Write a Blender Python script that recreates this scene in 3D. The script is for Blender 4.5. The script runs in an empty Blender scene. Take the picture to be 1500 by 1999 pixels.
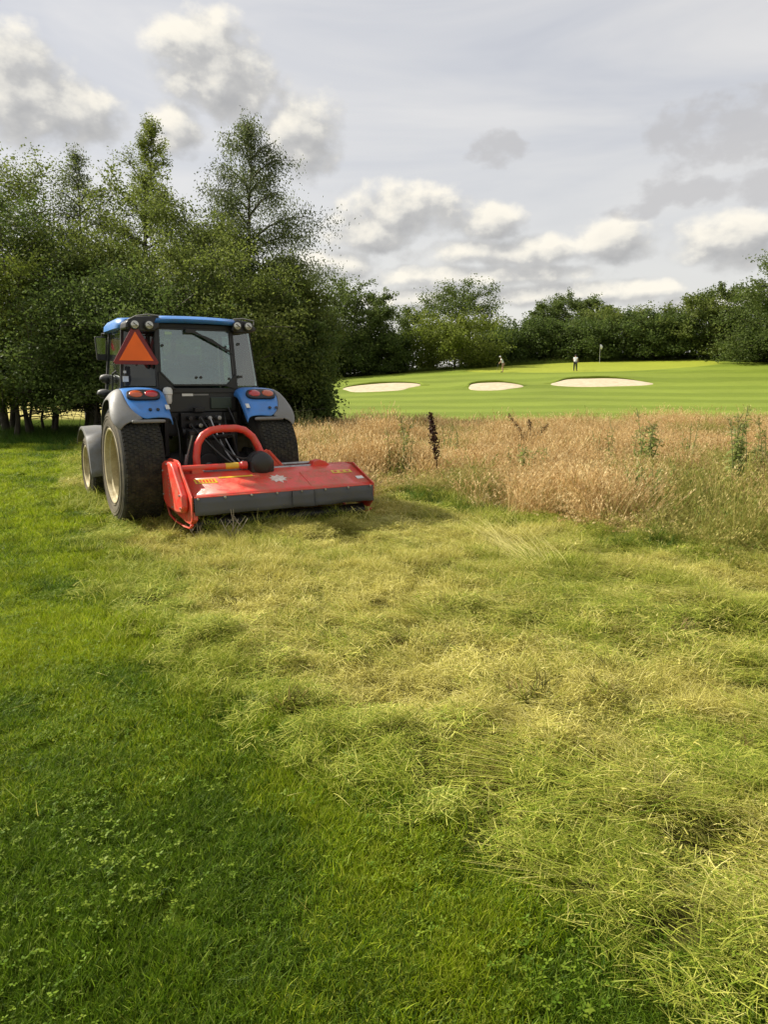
import bpy, bmesh, math, random
import numpy as np
from mathutils import Vector, Matrix, noise as mnoise

R = math.radians
PI = math.pi
sc = bpy.context.scene
rs = np.random.RandomState

# ------------------------------------------------------------------ camera
cam_d = bpy.data.cameras.new('camera')
cam = bpy.data.objects.new('camera', cam_d)
sc.collection.objects.link(cam)
cam.location = (0, 0, 1.595)
cam.rotation_euler = (R(90 - 9.824), 0, 0)
cam_d.sensor_fit = 'VERTICAL'
cam_d.sensor_height = 36.0
cam_d.lens = 36.0 * 1441.0 / 1999.0
cam_d.clip_start = 0.05
cam_d.clip_end = 3000
sc.camera = cam

# ------------------------------------------------------------------ exposure
sc.view_settings.view_transform = 'Standard'
sc.view_settings.look = 'None'
sc.view_settings.gamma = 1
sc.view_settings.use_curve_mapping = False
sc.view_settings.exposure = 1.0

# ------------------------------------------------------------------ sun
SUN_AZ, SUN_EL = -70.0, 40.0            # degrees; azimuth from +Y towards +X
sd = Vector((math.sin(R(SUN_AZ)) * math.cos(R(SUN_EL)), math.cos(R(SUN_AZ)) * math.cos(R(SUN_EL)), math.sin(R(SUN_EL))))
sun_d = bpy.data.lights.new('sun', 'SUN')
sun_d.energy = 4.3
sun_d.angle = R(1.5)
sun_d.color = (1.0, 0.93, 0.80)
sun = bpy.data.objects.new('sun', sun_d)
sun.rotation_euler = (-sd).to_track_quat('-Z', 'Y').to_euler()
sun.location = (0, 0, 60)
sc.collection.objects.link(sun)

# ------------------------------------------------------------------ sky
world = bpy.data.worlds.new('World')
sc.world = world
world.use_nodes = True


class NT:
    """tiny helper to write node maths"""
    def __init__(s, tree):
        s.t = tree; s.N = tree.nodes; s.L = tree.links

    def node(s, typ, **kw):
        n = s.N.new(typ)
        for k, v in kw.items():
            setattr(n, k, v)
        return n

    def put(s, sock, v):
        if isinstance(v, (int, float)):
            sock.default_value = v
        elif isinstance(v, (tuple, list)):
            if len(v) == 3 and sock.type == 'RGBA':
                v = (*v, 1)
            sock.default_value = v
        else:
            s.L.new(v, sock)

    def m(s, op, a, b=0.0, c=0.0, clamp=False):
        n = s.node('ShaderNodeMath', operation=op, use_clamp=clamp)
        s.put(n.inputs[0], a); s.put(n.inputs[1], b); s.put(n.inputs[2], c)
        return n.outputs[0]

    def v(s, op, a, b=(0, 0, 0), c=(0, 0, 0)):
        n = s.node('ShaderNodeVectorMath', operation=op)
        s.put(n.inputs[0], a); s.put(n.inputs[1], b); s.put(n.inputs[2], c)
        return n.outputs[1] if op in ('DOT_PRODUCT', 'LENGTH', 'DISTANCE') else n.outputs[0]

    def comb(s, x, y, z):
        n = s.node('ShaderNodeCombineXYZ')
        s.put(n.inputs[0], x); s.put(n.inputs[1], y); s.put(n.inputs[2], z)
        return n.outputs[0]

    def noise(s, vec, scale, detail=3, rough=0.55, dist=0.0):
        n = s.node('ShaderNodeTexNoise')
        s.put(n.inputs['Vector'], vec)
        n.inputs['Scale'].default_value = scale
        n.inputs['Detail'].default_value = detail
        n.inputs['Roughness'].default_value = rough
        n.inputs['Distortion'].default_value = dist
        return n.outputs[0]

    def smooth(s, x, a, b, to0=0.0, to1=1.0):
        n = s.node('ShaderNodeMapRange', interpolation_type='SMOOTHSTEP')
        s.put(n.inputs[0], x)
        n.inputs[1].default_value = a; n.inputs[2].default_value = b
        n.inputs[3].default_value = to0; n.inputs[4].default_value = to1
        return n.outputs[0]

    def mix(s, f, a, b, blend='MIX'):
        n = s.node('ShaderNodeMix', data_type='RGBA', blend_type=blend)
        s.put(n.inputs[0], f); s.put(n.inputs[6], a); s.put(n.inputs[7], b)
        return n.outputs[2]

    def ramp(s, fac, stops):
        n = s.node('ShaderNodeValToRGB')
        cr = n.color_ramp
        while len(cr.elements) < len(stops):
            cr.elements.new(0.5)
        for e, (p, c) in zip(cr.elements, stops):
            e.position = p; e.color = (*c, 1)
        s.put(n.inputs[0], fac)
        return n.outputs[0]


# cumulus banks of this sky: azimuth, elevation, half width, half height (degrees)
WHITE = [(-23.9, 17.7, 5.8, 2.9), (-25.1, 20.1, 2.9, 2.3), (-21.1, 17.6, 3.5, 2.1), (-12.4, 21.4, 4.4, 2.9), (-10.9, 19.9, 3.3, 2.3),
         (-5.9, 17.3, 3.1, 3.1), (-15.0, 16.9, 2.3, 1.9), (1.5, 12.4, 5.8, 2.1), (8.1, 11.3, 2.5, 1.7), (-1.1, 11.0, 4.2, 1.7),
         (9.0, 9.5, 7.3, 1.2), (16.8, 10.0, 3.3, 1.7), (24.2, 9.5, 4.2, 2.0), (-3.8, 8.6, 3.8, 1.3), (6.9, 7.8, 8.8, 1.0),
         (12.8, 6.4, 8.8, 1.0), (19.4, 6.7, 2.3, 0.8), (24.2, 5.5, 4.6, 0.8), (2.7, 6.2, 6.2, 1.0)]
GREY = [(8.1, 16.2, 2.4, 1.1), (24.2, 16.0, 6.2, 2.4), (21.5, 12.7, 3.8, 1.1), (17.9, 11.7, 2.3, 0.6), (26.1, 12.7, 2.3, 1.2)]


def cloud_group(name, blobs, scale, amp, extra):
    g = bpy.data.node_groups.new(name, 'ShaderNodeTree')
    g.interface.new_socket('P', in_out='INPUT', socket_type='NodeSocketVector')
    g.interface.new_socket('D', in_out='OUTPUT', socket_type='NodeSocketFloat')
    t = NT(g)
    gi = t.node('NodeGroupInput').outputs[0]
    go = t.node('NodeGroupOutput')
    best = None
    for a, e, w, h in blobs:
        d = t.v('MULTIPLY', t.v('SUBTRACT', gi, (a, e, 0)), (1 / w, 1 / h, 0))
        ln = t.v('DOT_PRODUCT', d, d)
        best = ln if best is None else t.m('SMOOTH_MIN', best, ln, 0.35)
    base = t.m('SUBTRACT', 1.0, best)
    base = t.m('MAXIMUM', base, -1.2)
    if extra:                                   # the rest of the sky carries the same sort of cumulus
        far = t.noise(t.v('MULTIPLY', gi, (0.035, 0.07, 0)), 1.0, 1.0, 0.5)
        far = t.m('MULTIPLY_ADD', far, 9.0, -4.9)
        sep = t.node('ShaderNodeSeparateXYZ'); t.put(sep.inputs[0], gi)
        away = t.smooth(t.m('ABSOLUTE', sep.outputs[0]), 29, 36)
        up = t.smooth(sep.outputs[1], 25, 30)
        away = t.m('MAXIMUM', away, up)
        far = t.m('MULTIPLY_ADD', t.m('SUBTRACT', 1.0, away), -8.0, far)
        base = t.m('MAXIMUM', base, far)
    n = t.noise(t.v('MULTIPLY', gi, (1.0, 1.4, 0)), scale, 6.0, 0.53, 0.0)
    n2 = t.noise(t.v('MULTIPLY', gi, (1.0, 1.3, 0)), scale * 0.3, 2.0, 0.5, 0.0)
    out = t.m('ADD', base, t.m('MULTIPLY', t.m('SUBTRACT', n, 0.5), amp))
    out = t.m('ADD', out, t.m('MULTIPLY', t.m('SUBTRACT', n2, 0.5), amp * 0.6))
    t.L.new(out, go.inputs[0])
    return g


def build_sky():
    w = NT(world.node_tree)
    w.N.clear()
    out = w.node('ShaderNodeOutputWorld')
    bg = w.node('ShaderNodeBackground')
    w.L.new(bg.outputs[0], out.inputs[0])
    sky = w.node('ShaderNodeTexSky', sky_type='NISHITA')
    sky.sun_disc = False
    sky.sun_elevation = R(SUN_EL)
    sky.sun_rotation = R(SUN_AZ)
    sky.air_density = 1.0; sky.dust_density = 2.0; sky.ozone_density = 1.0
    tc = w.node('ShaderNodeTexCoord').outputs['Generated']
    sep = w.node('ShaderNodeSeparateXYZ'); w.put(sep.inputs[0], tc)
    az = w.m('MULTIPLY', w.m('ARCTAN2', sep.outputs[0], sep.outputs[1]), 57.2958)
    el = w.m('MULTIPLY', w.m('ARCSINE', sep.outputs[2]), 57.2958)
    P = w.comb(az, el, 0)
    gw = cloud_group('cumulus', WHITE, 0.46, 2.1, True)
    gg = cloud_group('grey_cumulus', GREY, 0.6, 3.2, False)

    def call(g, vec):
        n = w.node('ShaderNodeGroup'); n.node_tree = g; w.put(n.inputs[0], vec)
        return n.outputs[0]
    d0 = call(gw, P)
    d1 = call(gw, w.v('ADD', P, (-0.7, 1.0, 0)))
    mask = w.smooth(d0, -0.25, 0.75)
    core = w.smooth(d0, 0.2, 2.6)
    lit = w.m('SUBTRACT', d0, d1)
    lit = w.smooth(lit, -1.1, 1.35)
    S = 10.0                                     # the whole sky is scaled by 0.1 in the Background
    ccol = w.ramp(lit, [(0.0, (0.205, 0.206, 0.210)), (0.40, (0.285, 0.282, 0.276)), (0.66, (0.41, 0.397, 0.365)), (0.92, (0.53, 0.50, 0.435))])
    ccol = w.mix(w.m('MULTIPLY', core, 0.35), ccol, (0.245, 0.248, 0.25))
    gm = w.smooth(call(gg, P), -0.2, 0.9)
    # thin high veil
    veiln = w.noise(w.v('MULTIPLY', w.v('ADD', P, (11, 3, 0)), (0.03, 0.13, 0)), 1.0, 5.0, 0.55, 0.6)
    veil = w.ramp(veiln, [(0.25, (0.262, 0.266, 0.290)), (0.42, (0.325, 0.325, 0.335)), (0.58, (0.385, 0.376, 0.368)), (0.78, (0.44, 0.425, 0.405))])
    low = w.smooth(el, 3, 21, 1, 0)
    veil = w.mix(w.m('MULTIPLY', low, 0.7), veil, (0.45, 0.432, 0.395))
    clear = w.node('ShaderNodeVectorMath', operation='SCALE')
    w.put(clear.inputs[0], sky.outputs[0]); clear.inputs[3].default_value = 1.0

    def sc_(c, f):
        n = w.node('ShaderNodeVectorMath', operation='SCALE')
        w.put(n.inputs[0], c); n.inputs[3].default_value = f
        return n.outputs[0]
    base = w.mix(0.88, clear.outputs[0], sc_(veil, S))
    base = w.mix(w.m('MULTIPLY', mask, 0.92), base, sc_(ccol, S))
    base = w.mix(w.m('MULTIPLY', gm, 0.62), base, sc_(w.comb(0.262, 0.258, 0.262), S))
    w.put(bg.inputs[0], base)
    bg.inputs[1].default_value = 0.1
    world.cycles.sampling_method = 'MANUAL'
    world.cycles.sample_map_resolution = 512


build_sky()
sc.cycles.max_bounces = 8
sc.cycles.diffuse_bounces = 3
sc.cycles.glossy_bounces = 3
sc.cycles.transparent_max_bounces = 12
sc.cycles.transmission_bounces = 6
sc.cycles.caustics_reflective = False
sc.cycles.caustics_refractive = False
sc.cycles.use_denoising = True

# ------------------------------------------------------------------ helpers: objects
COL = sc.collection


def tag(o, label=None, cat=None, group=None, kind=None):
    if label: o['label'] = label
    if cat: o['category'] = cat
    if group: o['group'] = group
    if kind: o['kind'] = kind
    return o


def empty(name, loc, rz=0.0):
    o = bpy.data.objects.new(name, None)
    o.empty_display_size = 0.2
    COL.objects.link(o)
    o.location = loc
    o.rotation_euler = (0, 0, rz)
    return o


def arr_mesh(name, v, f, mat=None, smooth=False, attrs=None):
    """mesh from numpy arrays; f is (n,3) or (n,4)"""
    v = np.asarray(v, np.float32); f = np.asarray(f, np.int32)
    me = bpy.data.meshes.new(name)
    me.vertices.add(len(v)); me.vertices.foreach_set('co', v.ravel())
    k = f.shape[1]
    me.loops.add(f.size); me.loops.foreach_set('vertex_index', f.ravel())
    me.polygons.add(len(f))
    me.polygons.foreach_set('loop_start', np.arange(0, f.size, k, dtype=np.int32))
    me.polygons.foreach_set('loop_total', np.full(len(f), k, np.int32))
    if smooth:
        me.polygons.foreach_set('use_smooth', np.ones(len(f), bool))
    me.update(calc_edges=True)
    for an, (typ, data) in (attrs or {}).items():
        a = me.attributes.new(an, typ, 'POINT')
        key = {'FLOAT': 'value', 'INT': 'value', 'FLOAT_VECTOR': 'vector', 'FLOAT_COLOR': 'color'}[typ]
        a.data.foreach_set(key, np.ascontiguousarray(data).ravel())
    if mat: me.materials.append(mat)
    return me


def link(name, me, parent=None, loc=None):
    o = bpy.data.objects.new(name, me)
    COL.objects.link(o)
    if parent is not None: o.parent = parent
    if loc is not None: o.location = loc
    return o


class MB:
    """collects shapes, then links them as one mesh object"""
    off = (0.0, 0.0, 0.0)

    def __init__(s):
        s.v = []; s.f = []

    def add(s, v, f):
        b = len(s.v)
        s.v += [tuple(p) for p in v]
        s.f += [tuple(b + i for i in q) for q in f]
        return s

    def box(s, x0, x1, y0, y1, z0, z1, M=None):
        v = [(x, y, z) for z in (z0, z1) for y in (y0, y1) for x in (x0, x1)]
        if M is not None: v = [M @ Vector(p) for p in v]
        return s.add(v, [(0, 2, 3, 1), (4, 5, 7, 6), (0, 1, 5, 4), (2, 6, 7, 3), (0, 4, 6, 2), (1, 3, 7, 5)])

    def bar(s, a, b, w, h, up=(0, 0, 1)):
        a, b = Vector(a), Vector(b)
        d = (b - a).normalized()
        x = d.cross(Vector(up))
        if x.length < 1e-4: x = d.cross(Vector((0, 1, 0)))
        x.normalize(); y = x.cross(d)
        v = []
        for p in (a, b):
            for i, j in ((-1, -1), (1, -1), (1, 1), (-1, 1)):
                v.append(p + x * i * w / 2 + y * j * h / 2)
        return s.add(v, [(0, 3, 2, 1), (4, 5, 6, 7), (0, 1, 5, 4), (1, 2, 6, 5), (2, 3, 7, 6), (3, 0, 4, 7)])

    def tube(s, pts, r, n=10, cap=True, closed=False):
        P = [Vector(p) for p in pts]
        rr = r if isinstance(r, (list, tuple)) else [r] * len(P)
        N = len(P); V = []
        ref = None
        for i in range(N):
            if closed: t = P[(i + 1) % N] - P[i - 1]
            else: t = P[min(i + 1, N - 1)] - P[max(i - 1, 0)]
            t.normalize()
            if ref is None:
                ref = Vector((0, 0, 1)) if abs(t.z) < 0.9 else Vector((1, 0, 0))
            x = ref - t * ref.dot(t)
            if x.length < 1e-5: x = t.orthogonal()
            x.normalize(); y = t.cross(x); ref = x
            for k in range(n):
                a = 2 * PI * k / n
                V.append(P[i] + (x * math.cos(a) + y * math.sin(a)) * rr[i])
        F = []
        for i in range(N if closed else N - 1):
            j = (i + 1) % N
            for k in range(n):
                l = (k + 1) % n
                F.append((i * n + k, i * n + l, j * n + l, j * n + k))
        if cap and not closed:
            F.append(tuple(range(n))[::-1]); F.append(tuple((N - 1) * n + k for k in range(n)))
        return s.add(V, F)

    def lathe(s, prof, c, axis='x', n=48, closed=False):
        """prof: (along axis, radius)"""
        V = []; F = []
        c = Vector(c)
        for (a, r) in prof:
            for k in range(n):
                t = 2 * PI * k / n
                p = {'x': (a, r * math.cos(t), r * math.sin(t)), 'y': (r * math.cos(t), a, r * math.sin(t)), 'z': (r * math.cos(t), r * math.sin(t), a)}[axis]
                V.append(c + Vector(p))
        m = len(prof)
        for i in range(m if closed else m - 1):
            j = (i + 1) % m
            for k in range(n):
                l = (k + 1) % n
                F.append((i * n + k, i * n + l, j * n + l, j * n + k))
        if not closed:
            if prof[0][1] > 1e-6: F.append(tuple(range(n)))
            if prof[-1][1] > 1e-6: F.append(tuple((m - 1) * n + k for k in range(n)))
        return s.add(V, F)

    def prism(s, poly, a0, a1, axis='x'):
        """poly in the plane normal to axis"""
        def P(p, a):
            return {'x': (a, p[0], p[1]), 'y': (p[0], a, p[1]), 'z': (p[0], p[1], a)}[axis]
        n = len(poly)
        v = [P(p, a0) for p in poly] + [P(p, a1) for p in poly]
        return s.add(v, [tuple(range(n)), tuple(range(n, 2 * n))[::-1]] + [(i, n + i, n + (i + 1) % n, (i + 1) % n) for i in range(n)])

    def sph(s, c, r, n=12, m=8, M=None):
        if isinstance(r, (int, float)): r = (r, r, r)
        c = Vector(c); V = []; F = []
        for i in range(m + 1):
            p = PI * i / m
            for k in range(n):
                t = 2 * PI * k / n
                q = Vector((r[0] * math.sin(p) * math.cos(t), r[1] * math.sin(p) * math.sin(t), r[2] * math.cos(p)))
                if M is not None: q = M @ q
                V.append(c + q)
        for i in range(m):
            for k in range(n):
                l = (k + 1) % n
                F.append((i * n + k, (i + 1) * n + k, (i + 1) * n + l, i * n + l))
        return s.add(V, F)

    def sheet(s, a, b, c, d):
        return s.add([a, b, c, d], [(0, 1, 2, 3)])

    def grid(s, rows):
        n = len(rows[0]); V = [p for r in rows for p in r]
        F = [(i * n + k, i * n + k + 1, (i + 1) * n + k + 1, (i + 1) * n + k) for i in range(len(rows) - 1) for k in range(n - 1)]
        return s.add(V, F)

    def build(s, name, mat, parent=None, bevel=0.0, smooth=35, solid=0.0, subsurf=0, segs=2):
        me = bpy.data.meshes.new(name)
        ox, oy, oz = MB.off
        me.from_pydata([(x - ox, y - oy, z - oz) for x, y, z in s.v], [], s.f)
        bm = bmesh.new(); bm.from_mesh(me)
        bmesh.ops.remove_doubles(bm, verts=bm.verts, dist=1e-5)
        bmesh.ops.recalc_face_normals(bm, faces=bm.faces)
        bm.to_mesh(me); bm.free()
        if mat: me.materials.append(mat)
        if smooth:
            me.polygons.foreach_set('use_smooth', [True] * len(me.polygons))
            me.set_sharp_from_angle(angle=R(smooth))
        o = link(name, me, parent)
        if solid:
            m = o.modifiers.new('solid', 'SOLIDIFY'); m.thickness = solid; m.offset = -1
        if subsurf:
            m = o.modifiers.new('sub', 'SUBSURF'); m.levels = m.render_levels = subsurf
        if bevel:
            m = o.modifiers.new('bevel', 'BEVEL'); m.width = bevel; m.segments = segs; m.limit_method = 'ANGLE'; m.angle_limit = R(40)
            m.harden_normals = True
        return o


# ------------------------------------------------------------------ helpers: noise in numpy
def _hash(ix, iy, seed):
    h = (ix.astype(np.int64) * 374761393 + iy.astype(np.int64) * 668265263 + seed * 1442695041) & 0xffffffff
    h = ((h ^ (h >> 13)) * 1274126177) & 0xffffffff
    h = h ^ (h >> 16)
    return (h & 0xffff) / 65535.0


def vn(x, y, seed=0):
    x = np.asarray(x, float); y = np.asarray(y, float)
    ix, iy = np.floor(x), np.floor(y)
    fx, fy = x - ix, y - iy
    fx = fx * fx * (3 - 2 * fx); fy = fy * fy * (3 - 2 * fy)
    ix = ix.astype(np.int64); iy = iy.astype(np.int64)
    a = _hash(ix, iy, seed); b = _hash(ix + 1, iy, seed); c = _hash(ix, iy + 1, seed); d = _hash(ix + 1, iy + 1, seed)
    return (a * (1 - fx) + b * fx) * (1 - fy) + (c * (1 - fx) + d * fx) * fy


def fbm(x, y, seed=0, o=4):
    s = 0; a = 0.5; t = 0
    for k in range(o):
        s = s + a * vn(x * 2 ** k + 13.7 * k, y * 2 ** k - 7.1 * k, seed + k); t += a; a *= 0.5
    return s / t


def sstep(x, a, b):
    t = np.clip((np.asarray(x, float) - a) / (b - a), 0, 1)
    return t * t * (3 - 2 * t)


# ------------------------------------------------------------------ materials
def new_mat(name):
    m = bpy.data.materials.new(name)
    m.use_nodes = True
    t = NT(m.node_tree); t.N.clear()
    out = t.node('ShaderNodeOutputMaterial')
    return m, t, out


def princ(t, col, rough=0.5, metal=0.0, spec=0.5, coat=0.0, normal=None, **kw):
    p = t.node('ShaderNodeBsdfPrincipled')
    t.put(p.inputs['Base Color'], col); t.put(p.inputs['Roughness'], rough); t.put(p.inputs['Metallic'], metal)
    p.inputs['Specular IOR Level'].default_value = spec
    p.inputs['Coat Weight'].default_value = coat
    p.inputs['Coat Roughness'].default_value = 0.12
    if normal is not None: t.L.new(normal, p.inputs['Normal'])
    return p


def bump(t, h, dist=0.01, strength=0.5):
    b = t.node('ShaderNodeBump')
    b.inputs['Strength'].default_value = strength; b.inputs['Distance'].default_value = dist
    t.put(b.inputs['Height'], h)
    return b.outputs[0]


def paint(name, col, rough=0.35, metal=0.0, spec=0.5, coat=0.0, dirt=0.25, dcol=(0.13, 0.115, 0.07), scale=9.0, bmp=0.0):
    """a painted or moulded surface with uneven gloss, dust and grime"""
    m, t, out = new_mat(name)
    tc = t.node('ShaderNodeTexCoord').outputs['Object']
    n1 = t.noise(tc, scale, 6, 0.65); n2 = t.noise(tc, scale * 7, 3, 0.6); n3 = t.noise(tc, scale * 0.3, 2, 0.5)
    geo = t.node('ShaderNodeNewGeometry')
    sz = t.node('ShaderNodeSeparateXYZ'); t.put(sz.inputs[0], tc)
    low = t.smooth(sz.outputs[2], 0.1, 1.5, 1.0, 0.35)
    f = t.m('MULTIPLY', t.smooth(t.m('ADD', n1, t.m('MULTIPLY', n2, 0.35)), 0.48, 0.95), dirt * 2.0, clamp=True)
    f = t.m('MULTIPLY', f, low)
    c0 = t.mix(t.smooth(n3, 0.3, 0.7), col, tuple(c * 0.86 for c in col))
    c = t.mix(f, c0, dcol)
    r = t.m('ADD', t.m('MULTIPLY', f, 0.45), t.m('MULTIPLY_ADD', n2, 0.16, rough - 0.08), clamp=True)
    nrm = bump(t, n2, 0.004, bmp) if bmp else None
    p = princ(t, c, r, metal, spec, coat, nrm)
    t.L.new(p.outputs[0], out.inputs[0])
    return m


M = {}
M['blue'] = paint('blue_paint', (0.045, 0.225, 0.64), 0.36, coat=0.25, dirt=0.42)
M['red'] = paint('red_paint', (0.76, 0.040, 0.026), 0.38, coat=0.25, dirt=0.42, dcol=(0.33, 0.17, 0.09))
M['grey_plastic'] = paint('grey_plastic', (0.20, 0.20, 0.20), 0.5, dirt=0.45, dcol=(0.16, 0.14, 0.09))
M['black'] = paint('black_metal', (0.012, 0.012, 0.014), 0.42, dirt=0.25, dcol=(0.035, 0.030, 0.022))
M['black_plastic'] = paint('black_plastic', (0.016, 0.016, 0.017), 0.38, dirt=0.22, dcol=(0.05, 0.045, 0.035))
M['chassis'] = paint('greasy_chassis', (0.014, 0.014, 0.016), 0.5, metal=0.2, dirt=0.4, dcol=(0.045, 0.038, 0.026), scale=14)
M['steel'] = paint('bare_steel', (0.42, 0.42, 0.42), 0.32, metal=0.9, dirt=0.3, dcol=(0.10, 0.08, 0.06))
M['rubber'] = paint('tyre_rubber', (0.017, 0.017, 0.0165), 0.78, spec=0.3, dirt=0.6, dcol=(0.075, 0.068, 0.045), scale=11, bmp=0.4)
M['sidewall'] = paint('dusty_sidewall', (0.10, 0.088, 0.068), 0.85, spec=0.2, dirt=0.5, dcol=(0.19, 0.165, 0.115), scale=10, bmp=0.3)
M['rim'] = paint('cream_rim_paint', (0.52, 0.45, 0.26), 0.5, dirt=0.5, dcol=(0.26, 0.20, 0.10))
M['flap'] = paint('rubber_flap', (0.085, 0.088, 0.098), 0.62, spec=0.35, dirt=0.3, dcol=(0.11, 0.10, 0.075), scale=6)
M['orange'] = paint('fluorescent_orange', (1.0, 0.16, 0.010), 0.5, dirt=0.05)
M['dark_red'] = paint('dark_red_reflector', (0.19, 0.006, 0.010), 0.3, dirt=0.1)
M['red_lens'] = paint('red_lens', (0.45, 0.008, 0.012), 0.12, coat=1.0, dirt=0.05)
M['amber_lens'] = paint('amber_lens', (0.55, 0.085, 0.012), 0.14, coat=1.0, dirt=0.05)
M['lamp_lens'] = paint('lamp_lens', (0.55, 0.54, 0.48), 0.15, metal=0.5, coat=1.0, dirt=0.1)
M['white'] = paint('white_plastic', (0.72, 0.72, 0.68), 0.4, dirt=0.15, dcol=(0.35, 0.33, 0.25))
M['yellow'] = paint('yellow_decal', (0.80, 0.50, 0.03), 0.4, dirt=0.2)
M['cloth'] = paint('seat_cloth', (0.020, 0.020, 0.024), 0.9, dirt=0.1)
M['mirror'] = paint('mirror_glass', (0.85, 0.85, 0.85), 0.05, metal=1.0, dirt=0.05)
M['hose'] = paint('hydraulic_hose', (0.02, 0.02, 0.02), 0.4, dirt=0.15)
M['skin'] = paint('skin', (0.50, 0.29, 0.20), 0.5, dirt=0.0)
M['shirt_white'] = paint('white_cotton', (0.75, 0.76, 0.78), 0.85, dirt=0.0)
M['trousers'] = paint('dark_cotton', (0.02, 0.02, 0.028), 0.85, dirt=0.0)
M['shorts'] = paint('tan_cotton', (0.42, 0.27, 0.20), 0.85, dirt=0.0)
M['hat'] = paint('hat_cloth', (0.60, 0.60, 0.60), 0.85, dirt=0.0)
M['hair'] = paint('brown_hair', (0.05, 0.03, 0.02), 0.7, dirt=0.0)


def glass_mat(name, tint, refl, dust):
    m, t, out = new_mat(name)
    tr = t.node('ShaderNodeBsdfTransparent'); t.put(tr.inputs[0], (*tint, 1))
    gl = t.node('ShaderNodeBsdfGlossy'); gl.inputs['Roughness'].default_value = 0.03
    t.put(gl.inputs[0], (0.92, 0.97, 0.97, 1))
    fr = t.node('ShaderNodeFresnel'); fr.inputs[0].default_value = 1.52
    f = t.m('ADD', fr.outputs[0], refl, clamp=True)
    a = t.node('ShaderNodeMixShader'); t.put(a.inputs[0], f)
    t.L.new(tr.outputs[0], a.inputs[1]); t.L.new(gl.outputs[0], a.inputs[2])
    df = t.node('ShaderNodeBsdfDiffuse'); t.put(df.inputs[0], (0.36, 0.37, 0.34, 1))
    tc = t.node('ShaderNodeTexCoord').outputs['Object']
    n = t.noise(tc, 3.0, 5, 0.6)
    b = t.node('ShaderNodeMixShader'); t.put(b.inputs[0], t.m('MULTIPLY', t.smooth(n, 0.25, 0.8), dust))
    t.L.new(a.outputs[0], b.inputs[1]); t.L.new(df.outputs[0], b.inputs[2])
    t.L.new(b.outputs[0], out.inputs[0])
    return m


M['glass'] = glass_mat('cab_glass', (0.62, 0.76, 0.74), 0.10, 0.08)
M['dark_glass'] = glass_mat('tinted_glass', (0.10, 0.12, 0.13), 0.02, 0.04)


def blade_mat(name, stops, dry_stops, root=(0.35, 1.0), trans=0.35, rough=0.55, dark=0.12):
    """grass blades: per-blade colour, paler towards the tip, per-clump dryness"""
    m, t, out = new_mat(name)
    at = t.node('ShaderNodeAttribute', attribute_name='vary')
    sp = t.node('ShaderNodeSeparateColor'); t.put(sp.inputs[0], at.outputs[0])
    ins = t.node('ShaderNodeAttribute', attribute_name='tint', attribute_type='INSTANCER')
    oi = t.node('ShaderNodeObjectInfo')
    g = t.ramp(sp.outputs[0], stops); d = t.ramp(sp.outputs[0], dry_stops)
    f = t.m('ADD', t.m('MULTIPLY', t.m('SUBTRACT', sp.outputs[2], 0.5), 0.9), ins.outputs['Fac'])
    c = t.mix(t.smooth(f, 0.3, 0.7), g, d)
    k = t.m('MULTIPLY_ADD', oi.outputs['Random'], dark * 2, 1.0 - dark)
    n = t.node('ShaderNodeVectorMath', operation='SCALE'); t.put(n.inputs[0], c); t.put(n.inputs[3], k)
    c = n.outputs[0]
    p = princ(t, c, rough, 0, 0.14)
    tl = t.node('ShaderNodeBsdfTranslucent'); t.put(tl.inputs[0], c)
    mx = t.node('ShaderNodeMixShader'); mx.inputs[0].default_value = trans
    t.L.new(p.outputs[0], mx.inputs[1]); t.L.new(tl.outputs[0], mx.inputs[2])
    t.L.new(mx.outputs[0], out.inputs[0])
    return m


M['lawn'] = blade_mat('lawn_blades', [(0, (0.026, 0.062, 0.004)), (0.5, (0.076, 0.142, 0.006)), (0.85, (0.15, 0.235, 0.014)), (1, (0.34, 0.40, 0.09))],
                      [(0, (0.13, 0.19, 0.004)), (0.5, (0.24, 0.325, 0.006)), (1, (0.44, 0.46, 0.06))], trans=0.4, dark=0.26)  # second ramp also carries the painted brightening of the lawn with distance
M['clover'] = blade_mat('clover_leaf', [(0, (0.055, 0.11, 0.006)), (0.5, (0.10, 0.175, 0.010)), (1, (0.17, 0.24, 0.02))],
                        [(0, (0.08, 0.13, 0.008)), (1, (0.17, 0.23, 0.02))], trans=0.3)
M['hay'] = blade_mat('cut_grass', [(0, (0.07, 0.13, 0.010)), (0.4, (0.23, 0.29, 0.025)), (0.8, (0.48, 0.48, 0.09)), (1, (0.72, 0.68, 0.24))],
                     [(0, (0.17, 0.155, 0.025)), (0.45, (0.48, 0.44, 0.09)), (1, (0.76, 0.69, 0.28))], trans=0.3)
M['tall'] = blade_mat('tall_grass', [(0, (0.11, 0.17, 0.02)), (0.5, (0.27, 0.27, 0.055)), (1, (0.48, 0.40, 0.14))],
                      [(0, (0.30, 0.18, 0.06)), (0.5, (0.56, 0.38, 0.165)), (1, (0.78, 0.63, 0.34))], trans=0.38)
M['old'] = blade_mat('old_grass', [(0, (0.05, 0.05, 0.015)), (0.5, (0.12, 0.12, 0.03)), (1, (0.24, 0.22, 0.06))], [(0, (0.09, 0.055, 0.02)), (0.5, (0.20, 0.13, 0.045)), (1, (0.36, 0.26, 0.10))], trans=0.25)
M['rough'] = blade_mat('rough_grass', [(0, (0.03, 0.075, 0.008)), (0.5, (0.06, 0.135, 0.014)), (1, (0.12, 0.20, 0.03))],
                       [(0, (0.10, 0.14, 0.02)), (1, (0.26, 0.26, 0.07))], trans=0.35)


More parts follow.
